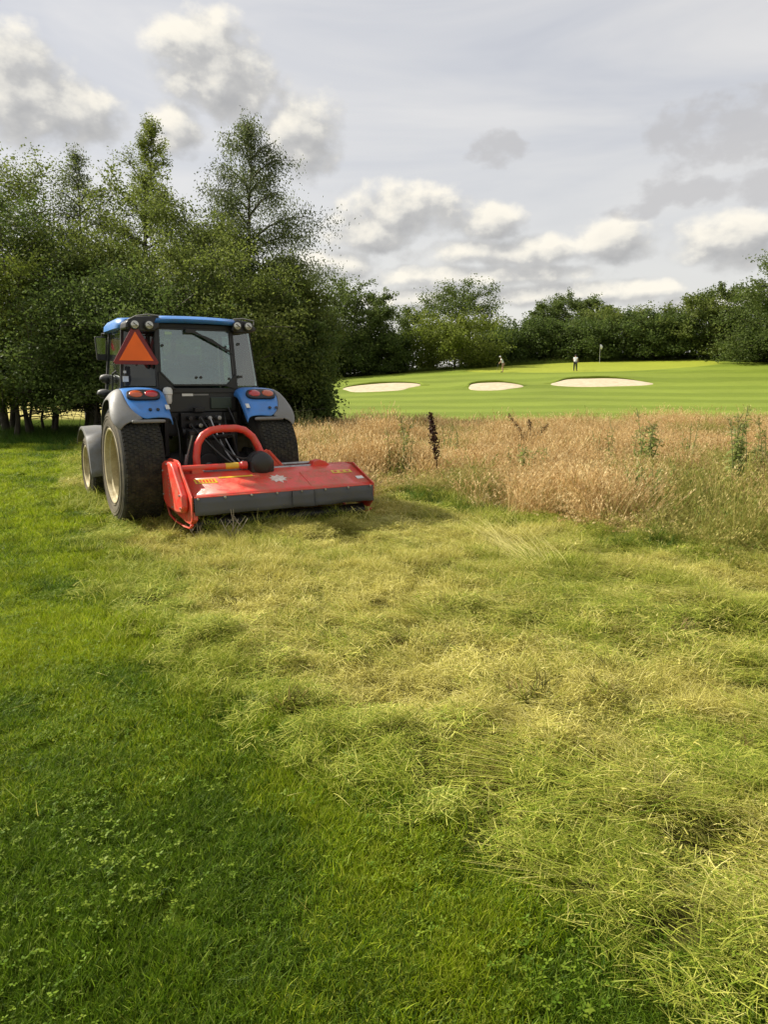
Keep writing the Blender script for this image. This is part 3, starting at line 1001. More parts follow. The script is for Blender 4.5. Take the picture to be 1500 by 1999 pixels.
def build_cover():
    rg = rs(7)
    # ---- lawn
    lp = [lawn_proto(k) for k in range(6)]
    lpw = [lawn_proto(k + 20, 1.7) for k in range(4)]
    xs_, ys_, ss_, id_ = [], [], [], []
    x, y = cover((-13, 5, 0.3, 20), 400, rg)
    size = np.clip(0.88 + 0.075 * np.maximum(y - 2, 0), 0.88, 1.75)
    keep = rg.uniform(0, 1, len(x)) < (0.88 / size) ** 2 * np.where(y > 9, 0.45, 1 - 0.55 * sstep(y, 3, 9))
    cut, tall, verge = zone(x, y)
    keep &= rg.uniform(0, 1, len(x)) > np.maximum(cut, verge) * 1.05
    x, y, size = x[keep], y[keep], size[keep]
    xs_.append(x); ys_.append(y); ss_.append(size)
    id_.append(np.where(rg.uniform(0, 1, len(x)) < sstep(y, 4, 10), rg.randint(6, 10, len(x)), rg.randint(0, 6, len(x))))
    x = np.concatenate(xs_); y = np.concatenate(ys_); sm = np.concatenate(ss_)
    n = len(x)
    # patches of longer and paler turf; near shade between blades is painted into tint
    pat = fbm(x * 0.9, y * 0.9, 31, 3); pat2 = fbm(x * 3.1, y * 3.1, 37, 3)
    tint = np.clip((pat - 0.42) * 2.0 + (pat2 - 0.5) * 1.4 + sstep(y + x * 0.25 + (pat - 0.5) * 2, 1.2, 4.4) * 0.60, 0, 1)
    P = np.stack([x, y, near_z(x, y)], 1)
    hgt = 0.85 + 0.8 * np.clip((pat2 - 0.3) * 1.8, 0, 1)
    s = rg.uniform(0.85, 1.2, n) * sm
    scl = np.stack([s, s, s * hgt / sm ** 0.6], 1)
    rot = np.stack([rg.normal(0, .1, n), rg.normal(0, .1, n), rg.uniform(0, 6.28, n)], 1)
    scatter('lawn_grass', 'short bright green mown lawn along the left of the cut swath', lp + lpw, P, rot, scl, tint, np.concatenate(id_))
    # ---- clover
    x, y = cover((-3.5, 2, 0.3, 6.5), 110, rg)
    cut, _, _ = zone(x, y)
    p = sstep(fbm(x * 1.7, y * 1.7, 51, 3), 0.40, 0.60)
    k = (rg.uniform(0, 1, len(x)) < p * (1 - cut))
    x, y = x[k], y[k]
    finish('clover', 'patches of clover leaves in the mown lawn', [clover_proto(k) for k in range(4)], x, y, rg, 0.9, 1.4, rg.uniform(0, 1, len(x)))
    # ---- cut grass
    hp = [hay_proto(k) for k in range(6)] + [stubble_proto(k) for k in range(3)]
    X, Y, S, I = [], [], [], []
    for area, dens, smul in (((-3, 4.5, 0.3, 4.0), 230, 0.78), ((-4, 6, 4.0, 8.0), 180, 0.92), ((-8, 8, 8.0, 14), 95, 1.25), ((-10, 3, 14, 21), 30, 1.9)):
        x, y = cover(area, dens, rg)
        cut, tall, verge = zone(x, y)
        k = (rg.uniform(0, 1, len(x)) < cut * 1.05) & (tall < 0.8) & (verge < 0.7)
        hole = fbm(x * 2.6, y * 2.6, 77, 3)
        k &= rg.uniform(0, 1, len(x)) > (hole > 0.66) * 0.6
        x, y = x[k], y[k]
        X.append(x); Y.append(y); S.append(np.full(len(x), smul))
        green = fbm(x * 0.8, y * 0.8, 91, 3)
        I.append(np.where(rg.uniform(0, 1, len(x)) < 0.18 + 0.5 * (green > 0.55), rg.randint(6, 9, len(x)), rg.randint(0, 6, len(x))))
    x = np.concatenate(X); y = np.concatenate(Y); sm = np.concatenate(S); n = len(x)
    green = fbm(x * 0.8, y * 0.8, 91, 3); dry = fbm(x * 1.3 + 9, y * 1.3, 95, 3)
    cut, _, _ = zone(x, y)
    tint = np.clip(0.54 + (dry - 0.5) * 2.2 - (green - 0.5) * 1.5 - 0.3 * (1 - sstep(cut, 0.6, 1.0)), 0, 1)
    ed = x - np.interp(y, _ey, _ex)
    streak = fbm((x * 0.6 + y * 0.8) * 2.4, (x * 0.8 - y * 0.6) * 0.55, 161, 3)
    tint = tint + (streak - 0.5) * 2.6 - 0.42 * (1 - sstep(ed + (streak - 0.5) * 0.8, 0.15, 0.35 + 0.35 * sstep(4 - y, 0, 2))) - 0.15 * (1 - sstep(y, 1.8, 3.0))
    tint = np.clip(tint, -0.2, 1.1)
    P = np.stack([x, y, near_z(x, y)], 1)
    P[:, 2] += rg.uniform(-0.005, 0.022, n)
    # lie of the swath follows the edge of the lawn
    e1 = np.interp(y + 0.3, _ey, _ex); e0 = np.interp(y - 0.3, _ey, _ex)
    lie = np.arctan2(0.6, e1 - e0) + (fbm(x * 1.2, y * 1.2, 99, 2) - 0.5) * 2.6
    s = rg.uniform(0.8, 1.3, n) * sm
    rot = np.stack([rg.normal(0, .22, n), rg.normal(0, .22, n), lie + rg.normal(0, 0.3, n)], 1)
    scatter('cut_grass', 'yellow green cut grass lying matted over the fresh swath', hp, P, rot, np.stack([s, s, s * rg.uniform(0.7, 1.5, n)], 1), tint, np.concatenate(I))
    # ---- chopped bits on top
    def bits_proto(k):
        g = rs(600 + k); m = 55
        bb = disc(m, 0.13, g); bb[:, 2] = g.uniform(0.0, 0.03, m)
        return strip_mesh('chopped_bits', M['hay'], bb, unit(m, g), g.uniform(0.012, 0.05, m), g.uniform(-0.1, 0.5, m), g.uniform(0.0035, 0.007, m), 2, g, curl=g.uniform(-0.6, 0.6, m))
    x, y = cover((-6, 7, 0.6, 13), 48, rg)
    cut, tall, verge = zone(x, y)
    ed = x - np.interp(y, _ey, _ex)
    k = (rg.uniform(0, 1, len(x)) < cut * sstep(ed, 0.1, 0.7) * (0.2 + 0.6 * sstep(fbm(x * 2.0, y * 2.0, 171, 3), 0.40, 0.58))) & (tall < 0.4)
    x, y = x[k], y[k]
    finish('chopped_straw', 'small pale chopped bits of straw lying over the cut swath', [bits_proto(k) for k in range(4)], x, y, rg, 0.8, 1.4, np.clip(rg.normal(0.9, 0.25, len(x)), 0, 1.3), 0.02, tilt=0.15)
    # ---- matted brown tufts
    cx_ = np.array([-.50, .15, .68, .33, 1.15, 1.25, 1.0, .45, 1.6, 2.2, .9, 1.9, 2.6, .6, 1.35]); cy_ = np.array([3.4, 4.35, 3.55, 2.75, 3.5, 2.3, 2.5, 5.0, 3.0, 3.9, 4.2, 4.6, 4.4, 6.0, 3.9])
    x = np.concatenate([cx_ + rg.normal(0, 0.05, 15) for _ in range(4)]); y = np.concatenate([cy_ + rg.normal(0, 0.04, 15) for _ in range(4)])
    finish('brown_tufts', 'matted brown tufts of old grass dotted over the cut swath', [tuft_proto(90 + k, 'old', 80, 0.06, 0.03, 0.13) for k in range(3)], x, y, rg, 0.7, 1.3, np.clip(rg.normal(0.4, 0.3, len(x)), 0, 1), 0.005, tilt=0.5, sz=0.7)
    # ---- long straws laid down on top, mostly to the right
    x, y = cover((-2, 5, 0.4, 9.5), 34, rg)
    cut, tall, verge = zone(x, y)
    e = np.interp(y, _ey, _ex)
    amt = sstep(fbm(x * 0.9, y * 0.9, 111, 3), 0.36, 0.58) * (0.2 + 0.8 * sstep(x - e, 0.0, 1.2))
    k = (rg.uniform(0, 1, len(x)) < amt * cut)
    x, y = x[k], y[k]; n = len(x)
    lie = np.arctan2(-0.75, 1.0) + (fbm(x * 0.8, y * 0.8, 115, 2) - 0.5) * 1.4
    finish('straw', 'long pale stalks lying flattened across the cut swath', [straw_proto(k) for k in range(5)], x, y, rg, 0.6, 1.05,
           np.clip(rg.normal(0.42, 0.3, n) - 0.3 * (1 - sstep(y, 2, 3.2)), 0, 1), 0.025, rotz=lie + rg.normal(0, 0.25, n), tilt=0.07)
    # a few single straws on the lawn
    x, y = cover((-3, 1, 0.8, 5), 3.0, rg)
    cut, _, _ = zone(x, y); k = cut < 0.5; x, y = x[k], y[k]
    finish('loose_straw', 'single pale straws dropped on the mown lawn', [straw_proto(20 + k, 2, 0.08, 0.2, 1.0) for k in range(4)], x, y, rg, 0.6, 1.2,
           np.full(len(x), 0.9), 0.02)
    # ---- tufts left standing in the swath
    x, y = cover((-2, 6, 0.8, 11), 6.0, rg)
    cut, tall, verge = zone(x, y)
    p = sstep(fbm(x * 0.8, y * 0.8, 121, 2), 0.45, 0.65)
    k = (rg.uniform(0, 1, len(x)) < p * cut) & (tall < 0.5)
    x = np.concatenate([x[k], [-.50, -.44, .15, .05, .68, .74, .33, 1.15, 1.2, 1.0, .45]]); y = np.concatenate([y[k], [3.4, 3.45, 4.35, 4.3, 3.55, 3.45, 2.75, 3.5, 2.3, 2.5, 5.0]])
    finish('grass_tufts', 'green tufts of longer grass poking through the cut swath', [tuft_proto(k, 'hay', 70, 0.07, 0.06, 0.2) for k in range(4)], x, y, rg, 0.6, 1.1,
           np.clip(rg.normal(0.1, 0.2, len(x)), 0, 1))
    # ---- tall uncut grass
    tp = [tall_proto(k) for k in range(5)] + [tall_leaf_proto(k) for k in range(3)] + [tall_proto(30 + k, lean=1.0) for k in range(2)]
    X, Y = [], []
    for area, dens in (((-6, 9, 4.0, 13.0), 27), ((-9, 19, 13.0, 28.0), 17)):
        x, y = cover(area, dens, rg)
        cut, tall, verge = zone(x, y)
        k = rg.uniform(0, 1, len(x)) < tall
        X.append(x[k]); Y.append(y[k])
    x = np.concatenate(X); y = np.concatenate(Y); n = len(x)
    green = fbm(x * 0.45, y * 0.45, 131, 3); fy = np.interp(x, _fx, _fy); edge = 1 - sstep(y - fy, 0.0, 1.3)
    leafy = rg.uniform(0, 1, n) < 0.30 + 0.45 * sstep(green, 0.52, 0.62)
    idx = np.where(leafy, rg.randint(5, 8, n), rg.randint(0, 5, n))
    idx = np.where((rg.uniform(0, 1, n) < edge * 0.55), rg.randint(8, 10, n), idx)
    tint = np.clip(0.92 - 0.9 * sstep(green, 0.50, 0.62) - 0.35 * sstep(x, 2.5, 7) * sstep(14 - y, 0, 4) * sstep(fbm(x * 1.5, y * 1.5, 133, 2), 0.4, 0.6) + rg.normal(0, 0.2, n) - (leafy * 0.40), 0, 1)
    sz = 0.76 - 0.12 * sstep(y, 14, 20) + 1.0 * (fbm(x * 0.7, y * 0.7, 135, 2) - 0.5) + 0.25 * (rg.uniform(0, 1, n) > 0.93) - 0.45 * edge * rg.uniform(0, 1, n)
    s = rg.uniform(0.85, 1.15, n)
    P = np.stack([x, y, near_z(x, y) - 0.02], 1)
    rot = np.stack([rg.normal(0, .08, n), rg.normal(0, .08, n), np.where(idx >= 8, rg.normal(-1.9, 0.6, n), rg.uniform(0, 6.28, n))], 1)
    scatter('tall_grass', 'tan flowering meadow grass standing uncut beside the swath', tp, P, rot, np.stack([s, s, s * sz], 1), tint, idx)
    # ---- green aftermath in front of the standing grass
    x, y = cover((0.2, 6, 4.5, 10.5), 60, rg)
    fy = np.interp(x, _fx, _fy)
    g = np.exp(-((y - fy + 0.25) / 0.42) ** 2) * sstep(fbm(x * 1.3, y * 1.3, 141, 2), 0.42, 0.6)
    k = rg.uniform(0, 1, len(x)) < g
    x, y = x[k], y[k]
    finish('green_edge_grass', 'fresh green grass along the foot of the uncut meadow', [tuft_proto(40 + k, 'rough', 90, 0.1, 0.08, 0.26) for k in range(3)], x, y, rg, 0.7, 1.1,
           np.clip(rg.normal(0.12, 0.1, len(x)), 0, 1))
    # ---- rough verge under the trees
    x, y = cover((-24, 1, 15.5, 36), 16, rg)
    cut, tall, verge = zone(x, y)
    k = (rg.uniform(0, 1, len(x)) < verge) & (y < 27)
    x, y = x[k], y[k]
    finish('rough_verge', 'dark rough grass growing under the edge of the trees', [tuft_proto(60 + k, 'rough', 100, 0.2, 0.10, 0.26) for k in range(4)], x, y, rg, 0.9, 1.5,
           np.clip(rg.normal(0.05, 0.15, len(x)), 0, 1))
    # rough fringe beyond the fairway, under the far trees
    x = rg.uniform(-12, 60, 5000); y = rg.uniform(96, 106, 5000)
    finish('far_rough', 'unmown fringe between the golf green and the far trees', [tuft_proto(70 + k, 'rough', 60, 0.6, 0.3, 0.9) for k in range(3)], x, y, rg, 0.8, 1.4,
           np.clip(rg.normal(0.5, 0.25, 5000), 0, 1))


build_cover()

# ------------------------------------------------------------------ trees
def leaves_mesh(name, mat, C, size, rg, droop=0.0, vary=None, aspect=0.5):
    """one folded diamond per leaf or leaf spray, centred on C (n,3)"""
    n = len(C)
    d = rg.normal(0, 1, (n, 3)); d[:, 2] = d[:, 2] * 0.5 - droop
    d /= np.linalg.norm(d, axis=1)[:, None]
    q = rg.normal(0, 1, (n, 3)); q[:, 2] *= 0.45
    s = np.cross(d, q); s /= np.maximum(np.linalg.norm(s, axis=1)[:, None], 1e-6)
    L = (size * rg.uniform(0.6, 1.35, n))[:, None]
    W = L * aspect
    up = np.cross(s, d) * L * 0.12
    V = np.stack([C - d * L * 0.5, C + s * W * 0.5 + up, C + d * L * 0.5, C - s * W * 0.5 + up], 1).reshape(-1, 3)
    F = np.arange(n * 4).reshape(n, 4)
    v = rg.uniform(0, 1, n) if vary is None else np.clip(vary + rg.normal(0, 0.16, n), 0, 1)
    col = np.repeat(np.stack([v, v * 0, v, v * 0 + 1], 1)[:, None, :], 4, 1).reshape(-1, 4)
    return arr_mesh(name, V, F, mat, False, {'vary': ('FLOAT_COLOR', col)})


def tree(name, label, x, y, Ht, Rad, kind, seed, leafs=26000, lsize=0.13, stems=1, low=0.13, clear=0.3, group='trees of the belt beside the mown strip'):
    rg = rs(seed)
    z0 = float(H(x, y))
    root = empty(name, (x, y, z0))
    tag(root, label, 'tree', group)
    b = MB()
    dense = kind in ('bush', 'round', 'oak')
    tips = []; wts = []
    for st in range(stems):
        a = rg.uniform(0, 6.28); off = 0.0 if stems == 1 else rg.uniform(0.2, 0.55) * Rad * 0.55
        bx, by = off * math.cos(a), off * math.sin(a)
        hs = Ht * (1.0 if st == 0 else rg.uniform(0.7, 0.95))
        lean = (bx * 0.5 + rg.normal(0, 0.02) * hs, by * 0.5 + rg.normal(0, 0.02) * hs)
        K = 8; path = []
        for i in range(K + 1):
            t = i / K
            path.append(Vector((bx + lean[0] * t + rg.normal(0, 0.01) * hs * (t > 0), by + lean[1] * t + rg.normal(0, 0.01) * hs * (t > 0), hs * t * 0.97)))
        r0 = (0.018 * hs + 0.03) * (1.0 if stems == 1 else 0.62 if stems == 2 else 0.45)
        b.tube(path, [r0 * (1.25 if i == 0 else 1) * (1 - i / K) ** 1.35 + 0.006 for i in range(K + 1)], 7)
        nl = int((30 if kind in ('birch', 'ash') else 26) / math.sqrt(stems)) + 3
        for i in range(nl):
            t = low + (0.97 - low) * ((i + rg.uniform(0.1, 0.9)) / nl)
            f = t * K; j = min(int(f), K - 1); p = path[j].lerp(path[j + 1], f - j)
            az = i * 2.4 + rg.uniform(-0.6, 0.6)
            u = (t - low) / (1 - low)
            if kind == 'birch': prof = (1 - u) ** 0.75 * (0.45 + 0.55 * min(1, u * 4)) + 0.07
            elif kind == 'ash': prof = (1 - u) ** 0.9 + 0.10
            else: prof = max(0.0, 1 - (abs(u - 0.36) / 0.72) ** 2.4) ** 0.6 + 0.10
            ln = Rad * prof * rg.uniform(0.72, 1.18)
            if stems > 1: ln *= 0.8
            el = {'birch': 0.75, 'ash': 0.6}.get(kind, 0.35) * (0.4 + u) + rg.uniform(-0.12, 0.2)
            dr = Vector((math.cos(az) * math.cos(el), math.sin(az) * math.cos(el), math.sin(el)))
            bend = -0.35 if kind == 'birch' else (-0.12 if kind != 'ash' else 0.15)
            lp = [p + dr * ln * s + Vector((0, 0, bend * ln * s * s)) for s in (0, 0.35, 0.7, 1.0)]
            rl = max(0.012, r0 * 0.42 * (1 - t * 0.7))
            b.tube(lp, [rl, rl * 0.7, rl * 0.4, 0.008], 4, cap=False)
            ntw = int(7 + 4 * ln)
            if i == 0:
                for q_ in range(7):
                    e_ = path[-1] + Vector(rg.normal(0, 0.12, 3)); a_ = path[-2].lerp(path[-1], rg.uniform(0, .8)); tips.append((a_, e_, 0.4, 1.0)); wts.append(1.1)
            for k in range(ntw):
                s = rg.uniform(0.18, 1.0) ** 0.8
                q = lp[min(int(s * 3), 2)].lerp(lp[min(int(s * 3), 2) + 1], min(s * 3 - min(int(s * 3), 2), 1))
                d2 = (dr * 0.6 + Vector(rg.normal(0, 0.65, 3))).normalized()
                if kind == 'birch': d2 = Vector((d2.x, d2.y, d2.z * 0.3 - 0.15)).normalized()
                l2 = ln * rg.uniform(0.16, 0.42) + 0.25
                e = q + d2 * l2
                if k % 3 == 0: b.tube([q, q.lerp(e, 0.55), e], [0.012, 0.008, 0.004], 3, cap=False)
                tips.append((q, e, l2, u)); wts.append(l2 * (1.0 + 0.5 * s) * math.exp(rg.normal(0, 0.55)))
    b.build('trunk', M['bark'], root, smooth=60)
    T0 = np.array([t[0] for t in tips]); T1 = np.array([t[1] for t in tips]); TL = np.array([t[2] for t in tips])
    w = np.array(wts); w /= w.sum()
    pick = rg.choice(len(tips), leafs, p=w)
    s = rg.uniform(0.05, 1.08, leafs)[:, None]
    sig = (TL[pick] * (0.16 if not dense else 0.22) + 0.04)[:, None]
    C = T0[pick] * (1 - s) + T1[pick] * s + np.clip(rg.normal(0, 1, (leafs, 3)), -1.9, 1.9) * sig * np.array([1, 1, 0.62])
    if kind == 'birch':
        hang = rg.exponential(0.28, leafs); C[:, 2] -= np.minimum(hang, 1.3); C[:, 0] += hang * 0.15
    ang = np.arctan2(C[:, 1], C[:, 0]) * 2.2; fl0 = clear + (vn(C[:, 0] * 1.3 + 50, C[:, 1] * 1.3 + 50, seed) - 0.45) * 1.3 * min(1, clear)
    fl = fl0 + rg.exponential(0.45, leafs); C[:, 2] += 0
    C[:, 2] = np.maximum(np.where(C[:, 2] < fl0, fl, C[:, 2]), 0.1)
    tone = rg.uniform(0.2, 0.75, len(tips))[pick]
    mat = {'bush': 'leaf_dark', 'round': 'leaf_dark', 'oak': 'leaf_far', 'birch': 'leaf_grey', 'ash': 'leaf_bright', 'olive': 'leaf_olive', 'bright': 'leaf_bright', 'far': 'leaf_far'}[kind]
    me = leaves_mesh('crown', M[mat], C, lsize, rg, droop={'birch': 1.1, 'ash': 0.5}.get(kind, 0.35), vary=tone, aspect=0.42 if kind in ('birch', 'ash') else 0.55)
    link('crown', me, root)
    return root


def px_tree(px, top, D, wid, kind, label, seed, leafs, lsize, name=None, **kw):
    """height and spread from how high and how wide the tree stands against the sky at distance D"""
    X = (px - 750) / 1441 * D
    z0 = float(H(X, D))
    Ht = (1.595 + (750 - top) / 1441 * D - z0) * ((0.90 if kind in ('oak', 'far') else 0.81) if D > 40 else 0.98)
    return tree(name or 'tree', label, X, D, Ht, wid, kind, seed, leafs, lsize, **kw)


NEAR = [
    (-40, 225, 27, 3.8, 'olive', 'tall sunlit tree cut by the left border of the belt, with drooping feathery top', 34000, 0.088, 'belt_tree'),
    (25, 335, 25, 3.0, 'bright', 'yellow green tree second from the left end of the belt', 26000, 0.088, 'belt_tree'),
    (185, 300, 29, 2.4, 'birch', 'thin grey green birch top showing above the dark bushes, left of the pointed ash', 17000, 0.085, 'birch_tree'),
    (110, 405, 23.5, 3.4, 'bush', 'dark dense hawthorn in the belt above the gap between the thin trunks', 42000, 0.088, 'hawthorn_tree'),
    (303, 255, 28.5, 2.1, 'ash', 'bright green pointed ash with feathery leaves rising above the belt', 26000, 0.085, 'ash_tree'),
    (245, 400, 24.5, 3.5, 'olive', 'broad olive green tree directly behind the tractor roof, below the pointed ash', 42000, 0.088, 'belt_tree'),
    (492, 250, 27.5, 4.1, 'birch', 'tallest wispy birch of the belt, right of the pointed ash', 42000, 0.085, 'birch_tree'),
    (385, 445, 23.5, 3.1, 'olive', 'olive green tree below the tallest birch, above the right side of the tractor roof', 38000, 0.088, 'belt_tree'),
    (492, 500, 24.5, 2.0, 'bush', 'dark bushy tree at the foot of the tallest birch, right of the tractor cab', 26000, 0.088, 'hawthorn_tree'),
    (585, 510, 25.5, 1.15, 'olive', 'slim olive tree at the right end of the belt with boughs over the fairway edge', 20000, 0.088, 'belt_tree'),
    (-10, 520, 21.5, 2.3, 'bright', 'low bright leafy bush at the left front of the belt', 22000, 0.088, 'belt_tree'),
    (170, 560, 21.0, 2.6, 'bush', 'low dark spreading tree in front of the belt, left of the tractor mirror', 30000, 0.088, 'hawthorn_tree'),
    (330, 560, 22.0, 2.6, 'bush', 'dark spreading tree directly behind the tractor cab', 28000, 0.088, 'hawthorn_tree'),
    (60, 600, 24.5, 2.6, 'bush', 'dark shaded tree at the back of the belt, behind the low bright bush', 20000, 0.088, 'hawthorn_tree'),
    (430, 600, 24.0, 2.4, 'bush', 'dark shaded tree at the back of the belt, right behind the cab rear window', 20000, 0.088, 'hawthorn_tree'),
    (600, 645, 24.0, 0.85, 'bush', 'low dark bush with hanging twigs at the right foot of the belt', 11000, 0.12, 'hawthorn_tree'),
]
for i, (px, top, D, wid, kind, lab, nl, ls, nm) in enumerate(NEAR):
    px_tree(px, top, D, wid, kind, lab, 900 + i, int(nl * 1.5), ls, nm, stems=4 if kind == 'bush' else (1 if kind in ('birch', 'ash') else 2), low={'birch': 0.2, 'ash': 0.22}.get(kind, 0.13), clear=1.15 if px < 450 else 0.45)

FAR = [
    (672, 545, 98, 5.0, 'far', 'tall dark tree just right of the belt, leftmost visible of the far trees'),
    (728, 568, 97, 3.4, 'far', 'dark tree with a ragged right side, left of the small rounded tree'),
    (762, 650, 96, 4.0, 'bush', 'low dark bush above the right end of the leftmost bunker'),
    (700, 640, 95, 4.2, 'bush', 'low dark bush behind the left end of the leftmost bunker'),
    (805, 608, 105, 4.2, 'far', 'small rounded tree between the ragged dark tree and the tall oak'),
    (898, 562, 116, 5.6, 'oak', 'tall spreading oak rising behind the bright rounded bush'),
    (885, 632, 96, 5.0, 'bright', 'bright rounded bush in front of the tall oak'),
    (960, 650, 100, 3.6, 'round', 'dark rounded tree above the golfer in shorts'),
    (1015, 622, 102, 4.2, 'round', 'broad dark tree right of the golfer in shorts'),
    (1052, 595, 120, 3.2, 'oak', 'small dark crown peeping over the hedge left of the domed crown'),
    (1106, 576, 124, 4.4, 'oak', 'tall domed dark crown standing behind the hedge'),
    (1078, 618, 101, 4.0, 'round', 'hedge tree directly below the tall domed crown'),
    (1156, 588, 121, 3.2, 'oak', 'ragged dark crown peeping over the hedge right of the domed crown'),
    (1135, 622, 99, 4.2, 'round', 'hedge tree behind the golfer in dark trousers'),
    (1195, 608, 100, 4.3, 'olive', 'pale topped hedge tree right of the flagstick'),
    (1250, 606, 97, 4.4, 'round', 'rounded hedge tree above the right end of the widest bunker'),
    (1300, 612, 96, 3.8, 'round', 'hedge tree left of the tree with a pointed tip'),
    (1345, 585, 95, 4.2, 'olive', 'tall hedge tree on the left flank of the tree with a pointed tip'),
    (1388, 556, 97, 3.4, 'far', 'tree with a pointed tip rising from the hedge'),
    (1432, 582, 94, 4.2, 'round', 'dark hedge tree between the pointed tip and the large right hand tree'),
    (1512, 508, 84, 5.2, 'far', 'large dark tree at the right end of the far hedge'),
    (1575, 540, 84, 5.5, 'round', 'large tree past the right border beyond the right end of the hedge'),
    (1640, 560, 88, 6.0, 'round', 'farthest right tree of the hedge, past the picture border'),
    (1480, 650, 88, 3.4, 'round', 'low bush at the foot of the large dark tree'),
    (610, 580, 96, 5.0, 'far', 'dark tree hidden mostly behind the right end of the belt'),
    (530, 620, 92, 6.0, 'far', 'dark tree far behind the belt, beyond the cab'),
]
for i, (px, top, D, wid, kind, lab) in enumerate(FAR):
    nl = 22000 if kind in ('oak', 'bright') else 16000
    px_tree(px, top, D, wid, kind, lab, 1500 + i, nl, 0.28, 'hedge_tree' if kind in ('round', 'olive', 'bush') else 'far_tree',
            stems=3 if kind in ('round', 'bush') else 1, low=0.06, group='far trees beyond the golf green')
# pale hedge far behind the belt, seen through the gap under the branches
for i in range(6):
    px = -330 + i * 150
    px_tree(px, 660 - 12 * (i % 3), 78, 5.2, 'olive', 'distant hedge tree behind the belt, hidden but for glimpses beyond the pale field', 1700 + i, 6000, 0.42, 'distant_tree', stems=3, low=0.05,
            group='distant hedge trees behind the belt')
#PART2
# ------------------------------------------------------------------ the tractor
def arc(cy, cz, r, a0, a1, n):
    return [(cy + r * math.cos(R(a0 + (a1 - a0) * i / n)), cz + r * math.sin(R(a0 + (a1 - a0) * i / n))) for i in range(n + 1)]


def make_wheel(parent, name, x0, x1, yc, Ro, Rr, side, lug_rows, lug_n):
    """x0 < x1; side -1: outer face looks to -x"""
    w = empty(name, (0, 0, 0)); w.parent = parent
    xo, xi = (x0, x1) if side < 0 else (x1, x0)
    s = 1 if xi > xo else -1                     # direction from outer to inner
    W = abs(x1 - x0); c = (0, yc, Ro)
    X = lambda q: xo + s * q
    # tread band and shoulders
    t = MB()
    t.lathe([(X(0.018), Ro - 0.045), (X(0.035), Ro - 0.020), (X(0.075), Ro - 0.009), (X(W / 2), Ro - 0.004), (X(W - 0.075), Ro - 0.009), (X(W - 0.035), Ro - 0.020), (X(W - 0.018), Ro - 0.045),
             (X(W - 0.018), Ro - 0.06), (X(0.018), Ro - 0.06)], c, 'x', 96, closed=True)
    for k in range(lug_n):
        for j in range(lug_rows):
            q = 0.035 + (W - 0.07) * (j + 0.5) / lug_rows
            a = 2 * PI * (k + 0.5 * (j % 2)) / lug_n
            edge = abs(q - W / 2) / (W / 2)
            rr = Ro - 0.004 - 0.010 * edge ** 3 * 1.2
            h = 0.010; dw = (W - 0.07) / lug_rows * 0.36; da = 2 * PI * rr / lug_n * 0.33
            Mx = Matrix.Translation((X(q), yc, Ro)) @ Matrix.Rotation(a, 4, 'X')
            t.box(-dw, dw, -da, da, rr - 0.01, rr + h * 0.6, Mx)
    t.build('tyre', M['rubber'], w, smooth=30)
    sw = MB()
    prof = [(X(0.026), Ro - 0.05), (X(0.008), Ro - 0.075), (X(0.0), Ro - 0.12), (X(0.002), Rr + 0.06), (X(0.012), Rr + 0.02), (X(0.03), Rr), (X(0.06), Rr - 0.004)]
    sw.lathe(prof, c, 'x', 96)
    sw.f = [f for f in sw.f if len(f) == 4]
    for q in (0.10, 0.135, Ro - Rr - 0.03):
        sw.lathe([(X(0.002), Ro - q - 0.005), (X(-0.004), Ro - q), (X(0.002), Ro - q + 0.005)], c, 'x', 96)
        sw.f = [f for f in sw.f if len(f) == 4]
    sw.build('sidewall', M['sidewall'], w, smooth=40)
    si = MB()
    si.lathe([(X(W - 0.026), Ro - 0.05), (X(W), Ro - 0.12), (X(W - 0.01), Rr + 0.02), (X(W - 0.06), Rr)], c, 'x', 64)
    si.f = [f for f in si.f if len(f) == 4]
    si.build('inner_sidewall', M['rubber'], w, smooth=40)
    r = MB()
    dsh = W * 0.62
    r.lathe([(X(0.012), Rr + 0.014), (X(0.006), Rr + 0.004), (X(0.012), Rr - 0.012), (X(0.03), Rr - 0.022), (X(0.055), Rr - 0.026), (X(0.07), Rr - 0.05), (X(dsh * 0.75), Rr - 0.055), (X(dsh * 0.8), Rr - 0.075),
             (X(dsh), Rr * 0.62), (X(dsh * 0.86), Rr * 0.45), (X(dsh * 0.80), Rr * 0.40), (X(dsh * 0.80), 0.0)], c, 'x', 72)
    r.lathe([(X(W - 0.02), Rr), (X(W - 0.1), Rr - 0.03), (X(dsh + 0.02), Rr - 0.06), (X(dsh + 0.03), 0.02)], c, 'x', 48)
    r.f = [f for f in r.f if len(f) == 4]
    ro = r.build('rim', M['rim'], w, smooth=35)
    h = MB()
    h.lathe([(X(dsh * 0.80), Rr * 0.26), (X(dsh * 0.45), Rr * 0.24), (X(dsh * 0.38), Rr * 0.18), (X(dsh * 0.36), 0)], c, 'x', 24)
    h.build('hub', M['chassis'], w)
    n = MB()
    for k in range(8):
        a = 2 * PI * k / 8
        n.lathe([(X(dsh * 0.80 + 0.004), 0.016), (X(dsh * 0.80 - 0.03), 0.014), (X(dsh * 0.80 - 0.032), 0.0)], (0, yc + Rr * 0.34 * math.cos(a), Ro + Rr * 0.34 * math.sin(a)), 'x', 6)
    tag(n.build('wheel_nuts', M['steel'], w), kind='stuff')
    return w


